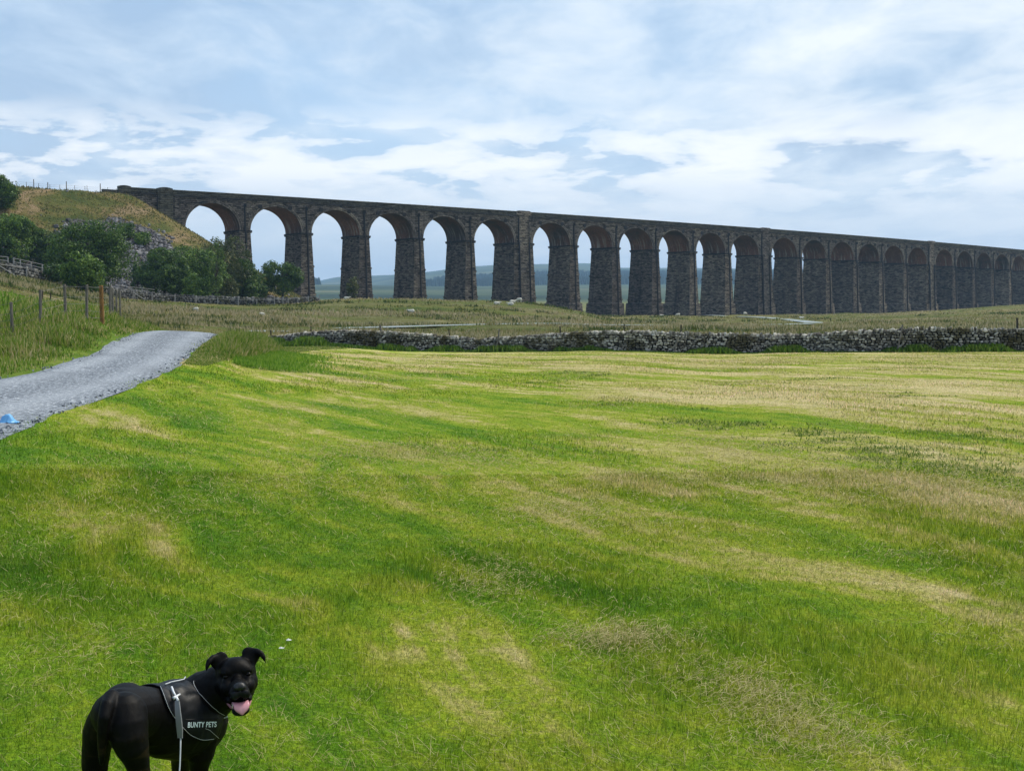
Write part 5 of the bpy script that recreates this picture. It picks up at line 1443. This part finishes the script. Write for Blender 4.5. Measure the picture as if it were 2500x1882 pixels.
# ------------------------------------------------------------------ the dog
m, t, b = principled('black_dog_coat', rough=0.55, spec=0.10); pos = geo_pos(t)
hair = t.noise(t.scalevec(pos, (140, 140, 45)), 1.0, 3, 0.6)
brn = t.noise(t.scalevec(pos, (14, 14, 34)), 1.0, 4, 0.6, 0.6)
zs = t.new('ShaderNodeSeparateXYZ'); t.link(pos, zs.inputs[0])
hind = t.math('MULTIPLY', t.ramp(zs.outputs[1], [(0.0, 1.0), (1.0, 1.0)]), t.attr('hind'))
c = t.mix(t.math('MULTIPLY', t.ramp(brn, [(0.52, 0.0), (0.68, 0.75)]), hind), (0.0016, 0.0014, 0.0016), (0.026, 0.016, 0.009))
c = t.mix(t.ramp(hair, [(0.45, 0.0), (0.75, 0.5)]), c, (0.0045, 0.0042, 0.0048))
t.link(c, b.inputs['Base Color']); b.inputs['Sheen Weight'].default_value = 0.0; b.inputs['Sheen Roughness'].default_value = 0.4
add_bump(t, b, hair, 0.35, 0.002); M['coat'] = m
m, t, b = principled('harness_fabric', rough=0.48, spec=0.18); pos = geo_pos(t)
cr = t.noise(pos, 18, 4, 0.6)
t.link(t.ramp(cr, [(0.35, (0.0015, 0.002, 0.003)), (0.7, (0.006, 0.008, 0.012))]), b.inputs['Base Color']); add_bump(t, b, t.noise(t.scalevec(pos, (1, 1, 0.45)), 15, 2, 0.4), 0.45, 0.02); M['vest'] = m
M['reflect'] = principled('reflective_piping', (0.42, 0.45, 0.47), 0.4, 0.6)[0]
M['lettering'] = principled('reflective_lettering', (0.62, 0.72, 0.76), 0.45, 0.5)[0]
M['tongue'] = principled('pink_tongue', (0.52, 0.24, 0.29), 0.38, 0.5)[0]
M['gum'] = principled('dark_pink_gum', (0.26, 0.10, 0.11), 0.4, 0.5)[0]
M['nose'] = principled('black_wet_nose', (0.008, 0.009, 0.011), 0.45, 0.35)[0]
M['eye'] = principled('dark_brown_eye', (0.003, 0.002, 0.002), 0.22, 0.15)[0]
M['tooth'] = principled('ivory_tooth', (0.62, 0.58, 0.48), 0.35, 0.5)[0]
M['greystrap'] = principled('grey_webbing', (0.19, 0.20, 0.22), 0.75, 0.3)[0]
M['cord'] = principled('pale_cord', (0.40, 0.44, 0.47), 0.7, 0.3)[0]
M['clip'] = principled('white_metal_clip', (0.62, 0.64, 0.66), 0.35, 0.6)[0]

bm = bmesh.new()
hd = np.array([0.325, 0.946, 0.0]); rv = np.array([0.946, -0.325, 0.0])
ps = lambda L_: [P(*q) for q in L_]
limb(bm, ps([(274, 1742, 3.76), (292, 1745, 3.75), (318, 1741, 3.80), (345, 1740, 3.87), (372, 1750, 3.92), (400, 1760, 3.97), (428, 1757, 4.01), (452, 1751, 4.05), (478, 1762, 4.09)]), [.062, .078, .079, .080, .095, .110, .118, .122, .102], 22)
limb(bm, ps([(452, 1745, 4.05), (500, 1702, 4.07), (534, 1678, 4.06), (570, 1665, 4.06)]), [.105, .084, .070, .055], 18)
limb(bm, ps([(485, 1755, 4.10), (520, 1722, 4.09), (548, 1700, 4.06)]), [.085, .056, .045], 16)
limb(bm, ps([(400, 1768, 3.97), (440, 1775, 4.03), (490, 1785, 4.07)]), [.102, .102, .065], 16)
# hind legs
def gz(p, z): return np.array([p[0], p[1], z])
rk = P(344, 1895, 3.70)
limb(bm, [P(304, 1744, 3.71), P(309, 1770, 3.69), P(314, 1795, 3.68), P(322, 1820, 3.68), P(332, 1848, 3.69), P(340, 1880, 3.70), gz(rk + hd * 0.01, .27), gz(rk - hd * .055, .165), gz(rk - hd * .045, .05), gz(rk - hd * 0.0, .024)], [.066, .062, .056, .049, .039, .031, .029, .021, .019, .024], 16)
lk = P(232, 1895, 3.82)
limb(bm, [P(268, 1744, 3.78), P(254, 1765, 3.79), P(243, 1788, 3.80), P(236, 1824, 3.81), P(232, 1860, 3.82), P(232, 1885, 3.82), gz(lk + hd * 0.01, .27), gz(lk - hd * .055, .165), gz(lk - hd * .045, .05), gz(lk, .024)], [.056, .053, .050, .043, .040, .037, .031, .021, .019, .024], 16)
# fore legs
fr_ = P(486, 1880, 4.06)
limb(bm, [P(490, 1790, 4.05), P(489, 1835, 4.05), P(487, 1862, 4.06), fr_, gz(fr_, .11), gz(fr_, .045), gz(fr_ + hd * .025, .024)], [.062, .046, .034, .029, .021, .020, .025], 16)
fl_ = P(441, 1880, 4.20)
limb(bm, [P(452, 1800, 4.12), P(444, 1850, 4.17), fl_, gz(fl_, .11), gz(fl_, .045), gz(fl_ + hd * .025, .024)], [.06, .036, .029, .021, .020, .025], 16)
# toes
for base_, dirv in ((gz(fr_ + hd * .03, .018), hd), (gz(fl_ + hd * .03, .018), hd), (gz(rk + hd * .01, .018), hd), (gz(lk + hd * .01, .018), hd)):
    for k_ in (-1.5, -0.5, 0.5, 1.5): ell(bm, base_ + dirv * (.022 - abs(k_) * .004) + rv * k_ * .013, (.010, .018, .012), seg=8, rings=6)
# tail: hangs from the rump, curves and tapers to the tip
limb(bm, ps([(272, 1704, 3.70), (262, 1722, 3.655), (255, 1750, 3.63), (251, 1785, 3.63), (249, 1820, 3.64), (248, 1845, 3.65), (248, 1864, 3.655)]), [.026, .021, .0185, .0165, .0135, .0100, .006], 12)
# muscle and bone under the coat
ell(bm, P(428, 1738, 3.98), (.065, .07, .085)); ell(bm, P(300, 1700, 3.80), (.055, .09, .035))

HC = P(577, 1655, 4.02)
Fd = Vector((0.265, -0.935, 0.215)).normalized(); Rt = Fd.cross(Vector((0, 0, 1))).normalized() * -1.0
if Rt.x < 0: Rt = -Rt
Uu = Rt.cross(Fd).normalized()
if Uu.z < 0: Uu = -Uu
Rt = (Matrix.Rotation(math.radians(3), 3, Fd) @ Rt); Uu = (Matrix.Rotation(math.radians(3), 3, Fd) @ Uu)
HM = Matrix((Rt, Fd, Uu)).transposed()
def hp(r, f, u): return np.array(Vector([float(q) for q in HC]) + HM @ Vector((r, f, u)))
def he(c, r, rot=None): ell(bm, hp(*c), r, HM if rot is None else HM @ rot, 18, 12)
he((0, -.012, .012), (.064, .066, .054)); he((0, .012, .030), (.050, .045, .036))
he((0, -.03, -.02), (.060, .055, .06))
for s_ in (-1, 1):
    he((s_ * .040, -.002, -.014), (.026, .044, .034)); he((s_ * .028, .006, -.042), (.024, .038, .026)); he((s_ * .026, .028, .024), (.026, .028, .022)); he((s_ * .030, .036, -.024), (.024, .034, .026))
    he((s_ * .0155, .088, -.040), (.0165, .036, .0185)); he((s_ * .034, .0425, .0215), (.016, .012, .0065)); he((s_ * .034, .0445, .0005), (.014, .011, .0050))
    he((s_ * .030, .030, -.062), (.012, .040, .014))
he((0, .070, -.020), (.025, .050, .022)); he((0, .104, -.030), (.026, .018, .022)); he((0, .048, -.002), (.017, .032, .014)); he((0, .030, -.030), (.045, .045, .026))
he((0, .052, -.090), (.026, .048, .011)); he((0, .086, -.091), (.022, .018, .011)); he((0, .0, -.078), (.036, .045, .020))
# folded ears, part of the continuous body
for s_, pk in ((-1, (-.047, -.008, .060)), (1, (.049, -.008, .064))):
    he(pk, (.025, .009, .031), Matrix.Rotation(math.radians(-42 * s_), 3, 'Y')); he((pk[0] - s_ * .004, -.006, pk[2] - .016), (.020, .011, .028), Matrix.Rotation(math.radians(-20 * s_), 3, 'Y'))
    he((pk[0] + s_ * .014, -.002, pk[2] + .003), (.019, .0075, .020), Matrix.Rotation(math.radians(10 * s_), 3, 'Y'))
    limb(bm, [hp(pk[0] + s_ * .020, .002, pk[2] + .010), hp(pk[0] + s_ * .032, .010, pk[2] + .002), hp(pk[0] + s_ * .039, .015, pk[2] - .011), hp(pk[0] + s_ * .043, .018, pk[2] - .027)], [.0100, .0100, .0075, .0030], 8)
body = remesh(bm, 'body', 0.0038, 7, M['coat'], 0.55)
n_ = len(body.data.vertices); co = np.empty(n_ * 3, np.float32); body.data.vertices.foreach_get('co', co); co = co.reshape(-1, 3)
ax0 = P(290, 1758, 3.73)
along = (co - ax0) @ hd
a_ = body.data.attributes.new('hind', 'FLOAT', 'POINT'); a_.data.foreach_set('value', (smooth(1 - (along + 0.02) / 0.07) * smooth((0.47 - co[:, 2]) / 0.08)).astype(np.float32))
dog = empty('dog', (float(ax0[0]) + 0.06, float(ax0[1]) + 0.18, 0.0), 'black short haired dog in a dark harness looking back over its shoulder, tongue out', 'dog')
finish_parent(body, dog)

bvh = BVHTree.FromPolygons([v.co[:] for v in body.data.vertices], [p.vertices[:] for p in body.data.polygons])
EYEV = Vector((0, 0, EYE))
def cast(px, py, lift=0.0, tree_=None):
    d_ = Vector([float(q) for q in P(px, py, 4.0)]) - EYEV; d_.normalize()
    loc, nor, idx, dist = (tree_ or bvh).ray_cast(EYEV, d_)
    if loc is None: return None, None
    if nor.dot(d_) > 0: nor = -nor
    return np.array(loc + nor * lift), np.array(nor)


# vest: the part of the trunk inside a side-on outline, lifted off the coat on both flanks
rear = [(389, 1681), (394, 1700), (404, 1726), (420, 1750), (440, 1772), (462, 1792), (493, 1806), (520, 1802)]
front = [(474, 1663), (477, 1680), (490, 1703), (506, 1718), (523, 1729), (543, 1741)]
def dense(pl, n=60):
    return resample(np.array(pl, float), n)
def az(p): return (float((p - ax0) @ hd), float(p[2]))
def curve(pl):
    out = []
    for q in dense(pl):
        p, n2 = cast(q[0], q[1])
        if p is not None: out.append(p)
    return out
cr_, cf_ = curve(rear), curve(front)
poly = [az(p) for p in cr_] + [az(p) for p in reversed(cf_)]
poly = [(poly[0][0] - .01, poly[0][1] + .10)] + poly + [(poly[-1][0] - 0.0, poly[-1][1])]
poly = poly + [(az(cf_[0])[0] + .0, az(cf_[0])[1] + .10)]
def inside(a, z, pg):
    ins = np.zeros(len(a), bool); n3 = len(pg)
    for i in range(n3):
        x1, y1 = pg[i]; x2, y2 = pg[(i + 1) % n3]
        cnd = ((y1 > z) != (y2 > z)); xx = (x2 - x1) * (z - y1) / (y2 - y1 + 1e-12) + x1
        ins ^= cnd & (a < xx)
    return ins
me = body.data
cen = np.array([p.center[:] for p in me.polygons]); al = (cen - ax0) @ hd
# keep off the head: limited to points near the trunk axis
ins = inside(al, cen[:, 2], poly) & (np.linalg.norm(cen - HC, axis=1) > 0.125)
fi = np.nonzero(ins)[0]
vid = {}; VV = []; FF = []
nrm = np.empty(n_ * 3, np.float32); me.vertices.foreach_get('normal', nrm) if hasattr(me.vertices[0], 'normal') else None; nrm = nrm.reshape(-1, 3)
for k in fi:
    f = []
    for v in me.polygons[k].vertices:
        if v not in vid: vid[v] = len(VV); VV.append(co[v] + nrm[v] * 0.0055)
        f.append(vid[v])
    FF.append(f)
quads = np.array([f for f in FF if len(f) == 4]); tris = [f for f in FF if len(f) == 3]
vest = mesh_obj('harness', np.array(VV), [quads] + ([np.array(tris)] if tris else []), M['vest'], smooth=True)
md = vest.modifiers.new('s', 'SMOOTH'); md.factor = 0.5; md.iterations = 6
md = vest.modifiers.new('t', 'SOLIDIFY'); md.thickness = 0.004; md.offset = 0.0
finish_parent(vest, dog)
vb_ = BVHTree.FromPolygons([Vector(v) for v in (np.array(VV) + 0.0)], [list(f) for f in FF])
def cast2(px, py, lift):
    p, n2 = cast(px, py, lift, vb_)
    if p is None: p, n2 = cast(px, py, lift + .006)
    return p
for nm, pl in (('piping', rear), ('piping', front), ('piping', [(500, 1777), (512, 1782), (521, 1790), (529, 1798)])):
    pts = [cast2(q[0], q[1], 0.0035) for q in dense(pl, 50)]; pts = np.array([p for p in pts if p is not None])
    for _ in range(4): pts[1:-1] = (pts[:-2] + 2 * pts[1:-1] + pts[2:]) / 4
    mb = MB(); mb.tube(list(pts), 0.0006, 5); o = mb.build(nm, M['reflect'], vest, smooth=True)
pb = cast2(545, 1748, 0.004); mb = MB(); mb.tube([pb + np.array([-.006, 0, -.002]), pb + np.array([.005, 0, .003])], .0022, 6); mb.build('buckle', M['reflect'], vest)
# bright strip along the ridge of the back
pts = [cast2(q[0], q[1], 0.006) for q in dense([(402, 1674), (418, 1669), (436, 1665), (456, 1660)], 16)]; pts = [p for p in pts if p is not None]
mb = MB(); mb.tube(pts, 0.0020, 6); mb.build('ridge_strip', M['reflect'], vest, smooth=True)
# side patch lettering
cu = bpy.data.curves.new('txt', 'FONT'); cu.body = 'BUNTY PETS'; cu.size = 1.0; cu.offset = 0.014; cu.shear = 0.12; cu.space_character = 1.06
to = bpy.data.objects.new('txt', cu); C.objects.link(to); dg = bpy.context.evaluated_depsgraph_get()
tm = bpy.data.meshes.new_from_object(to.evaluated_get(dg)); bpy.data.objects.remove(to)
b2 = bmesh.new(); b2.from_mesh(tm); bmesh.ops.triangulate(b2, faces=b2.faces[:]); 
for _ in range(4):
    bmesh.ops.subdivide_edges(b2, edges=[e for e in b2.edges if e.calc_length() > 0.10], cuts=1); bmesh.ops.triangulate(b2, faces=b2.faces[:])

xs = np.array([v.co.x for v in b2.verts]); ys = np.array([v.co.y for v in b2.verts]); x0_, x1_, y0_, y1_ = xs.min(), xs.max(), ys.min(), ys.max()
gx, gy, gt = [], [], []
for u_ in np.linspace(458, 530, 16):
    for v_ in np.linspace(1759, 1777, 6):
        q_ = cast2(u_, v_, 0.0)
        if q_ is not None: gx.append((u_ - 494) / 36); gy.append((v_ - 1768) / 9); gt.append(np.linalg.norm(q_ - np.array(EYEV)))
gx, gy, gt = map(np.array, (gx, gy, gt)); basis = lambda x, y: np.stack([x * 0 + 1, x, y, x * x, x * y, y * y], -1)
cf, *_r = np.linalg.lstsq(basis(gx, gy), gt, rcond=None); off_ = float((basis(gx, gy) @ cf - gt).max())
TV = []
for v in b2.verts:
    fx = (v.co.x - x0_) / (x1_ - x0_); fy = (v.co.y - y0_) / (y1_ - y0_)
    px_ = 458.5 + fx * 70.5; py_ = 1775.5 - fx * 1.5 - fy * 13.5
    d_ = P(px_, py_, 4.0) - np.array(EYEV); d_ /= np.linalg.norm(d_)
    TV.append(np.array(EYEV) + d_ * (float(basis(np.array((px_ - 494) / 36), np.array((py_ - 1768) / 9)) @ cf) - off_ - 0.0042))
TF = [[v.index for v in f.verts] for f in b2.faces]; b2.free()
lt = mesh_obj('lettering', np.array(TV), [np.array(TF)], M['lettering'], vest); lt.modifiers.new('t', 'SOLIDIFY').thickness = 0.0008
# dark patch outline under the letters
mb = MB()
pts = [cast2(x, y, 0.003) for x, y in dense([(452, 1756), (492, 1755), (534, 1754)], 16)]; pts = [p for p in pts if p is not None]; mb.tube(pts, 0.0012, 4); mb.build('patch_seam', M['vest'], vest)

# face
def part_ell(name, c, r, mat, parent=None, rot=None):
    q = bmesh.new(); ell(q, hp(*c), r, HM if rot is None else HM @ rot, 18, 12); me_ = bpy.data.meshes.new(name); q.to_mesh(me_); q.free()
    me_.polygons.foreach_set('use_smooth', np.ones(len(me_.polygons), bool)); me_.materials.append(mat)
    o = bpy.data.objects.new(name, me_); C.objects.link(o); finish_parent(o, dog); return o
for s_ in (-1, 1): part_ell('eye', (s_ * .034, .0455, .0110), (.0085, .0085, .0062), M['eye'])
nb = bmesh.new()
for c_, r_ in (((0, .122, -.018), (.0185, .011, .0125)), ((-.009, .124, -.021), (.0095, .0095, .009)), ((.009, .124, -.021), (.0095, .0095, .009)), ((0, .120, -.032), (.004, .008, .010))):
    ell(nb, hp(*c_), r_, HM, 16, 10)
nose = remesh(nb, 'nose', 0.0018, 3, M['nose']); finish_parent(nose, dog)
# tongue: broad ribbon out over the lower teeth
nu, nv = 15, 13; TV = []
ctr = [(.0, .020, -.072), (.0, .055, -.072), (.001, .085, -.066), (.002, .106, -.067), (.002, .1150, -.080), (.002, .1155, -.094), (.002, .113, -.1035)]
ctr = resample(np.array(ctr), nu)
for i in range(nu):
    f = i / (nu - 1); wv_ = .0235 * (1 - max(0, f - .82) ** 2 * 22); 
    for j in range(nv):
        q = -1 + 2 * j / (nv - 1); TV.append(hp(ctr[i][0] + q * wv_, ctr[i][1] - .004 * q * q - (.0008 * math.exp(-(q * 5) ** 2) if f > .4 else 0), ctr[i][2] + .003 * q * q + (-.0008 * math.exp(-(q * 5) ** 2))))
ii = np.arange(nu * nv).reshape(nu, nv)
tg_ = mesh_obj('tongue', np.array(TV), np.stack([ii[:-1, :-1], ii[1:, :-1], ii[1:, 1:], ii[:-1, 1:]], -1).reshape(-1, 4), M['tongue'], smooth=True)
so = tg_.modifiers.new('t', 'SOLIDIFY'); so.thickness = 0.006; so.offset = -1; finish_parent(tg_, dog)
for s_ in (-1, 1):
    mb = MB(); mb.tube([hp(s_ * .037, .030, -.054), hp(s_ * .034, .052, -.070), hp(s_ * .027, .075, -.080), hp(s_ * .020, .092, -.084)], [.0035, .0042, .0040, .0025], 8); finish_parent(mb.build('gum', M['gum'], None, smooth=True), dog)
    mb = MB(); mb.tube([hp(s_ * .0235, .092, -.081), hp(s_ * .0235, .094, -.070)], [.0028, .0008], 7); finish_parent(mb.build('tooth', M['tooth'], None, smooth=True), dog)

# lead
c0 = cast2(414, 1684, 0.012); c1 = cast2(421, 1706, 0.016); c2 = cast2(432, 1700, 0.012); c3 = cast2(416, 1709, 0.014); c4 = cast2(424, 1717, 0.020)
ld = empty('dog_lead', tuple(float(q) for q in c4), 'pale cord lead with a grey webbing strap clipped to the side of the dog harness', 'lead')
mb = MB(); mb.tube([c0, (c0 + c1) / 2 + np.array([.0, -.004, 0]), c1], .0032, 8); mb.tube([c1, c2], [.0038, .0030], 8); mb.tube([c3, c1], [.0055, .0035], 8); mb.tube([c1, c4], .0042, 8)
finish_parent(mb.build('clip', M['clip'], None, smooth=True), ld)
sp = [c4] + [cast2(x, y, 0.016) for x, y in ((427, 1735), (429, 1755), (431, 1775), (432, 1792))]
V = []
for i, p in enumerate(sp):
    wd_ = [.0065, .0085, .0092, .0088, .0072][i]
    V += [p - np.array([wd_, 0, 0]), p + np.array([wd_, -.004, 0])]
V = resample(np.array(V).reshape(5, 6), 20).reshape(-1, 3); V[:, 0] += 0.0016 * vnoise(V[:, 2] * 60, V[:, 0] * 9, 3)
ii = np.arange(40).reshape(20, 2); st = mesh_obj('strap', V, np.stack([ii[:-1, 0], ii[:-1, 1], ii[1:, 1], ii[1:, 0]], -1), M['greystrap'], smooth=False); st.modifiers.new('t', 'SOLIDIFY').thickness = 0.005; finish_parent(st, ld)
e_ = sp[-1]; q2 = P(440, 1884, 3.82); pts = [e_ + np.array([0, 0, .01]), e_ + (q2 - e_) * .35 + np.array([.001, 0, 0]), e_ + (q2 - e_) * .7 - np.array([.002, 0, 0]), q2, gz(q2 + np.array([.01, -.10, 0]), .17), gz(q2 + np.array([.04, -.30, 0]), .05), gz(q2 + np.array([.12, -.7, 0]), .05), gz(q2 + np.array([.22, -1.5, 0]), .05)]
mb = MB(); mb.tube(list(resample(np.array(pts), 40)), .0023, 8); finish_parent(mb.build('cord', M['cord'], None, smooth=True), ld)
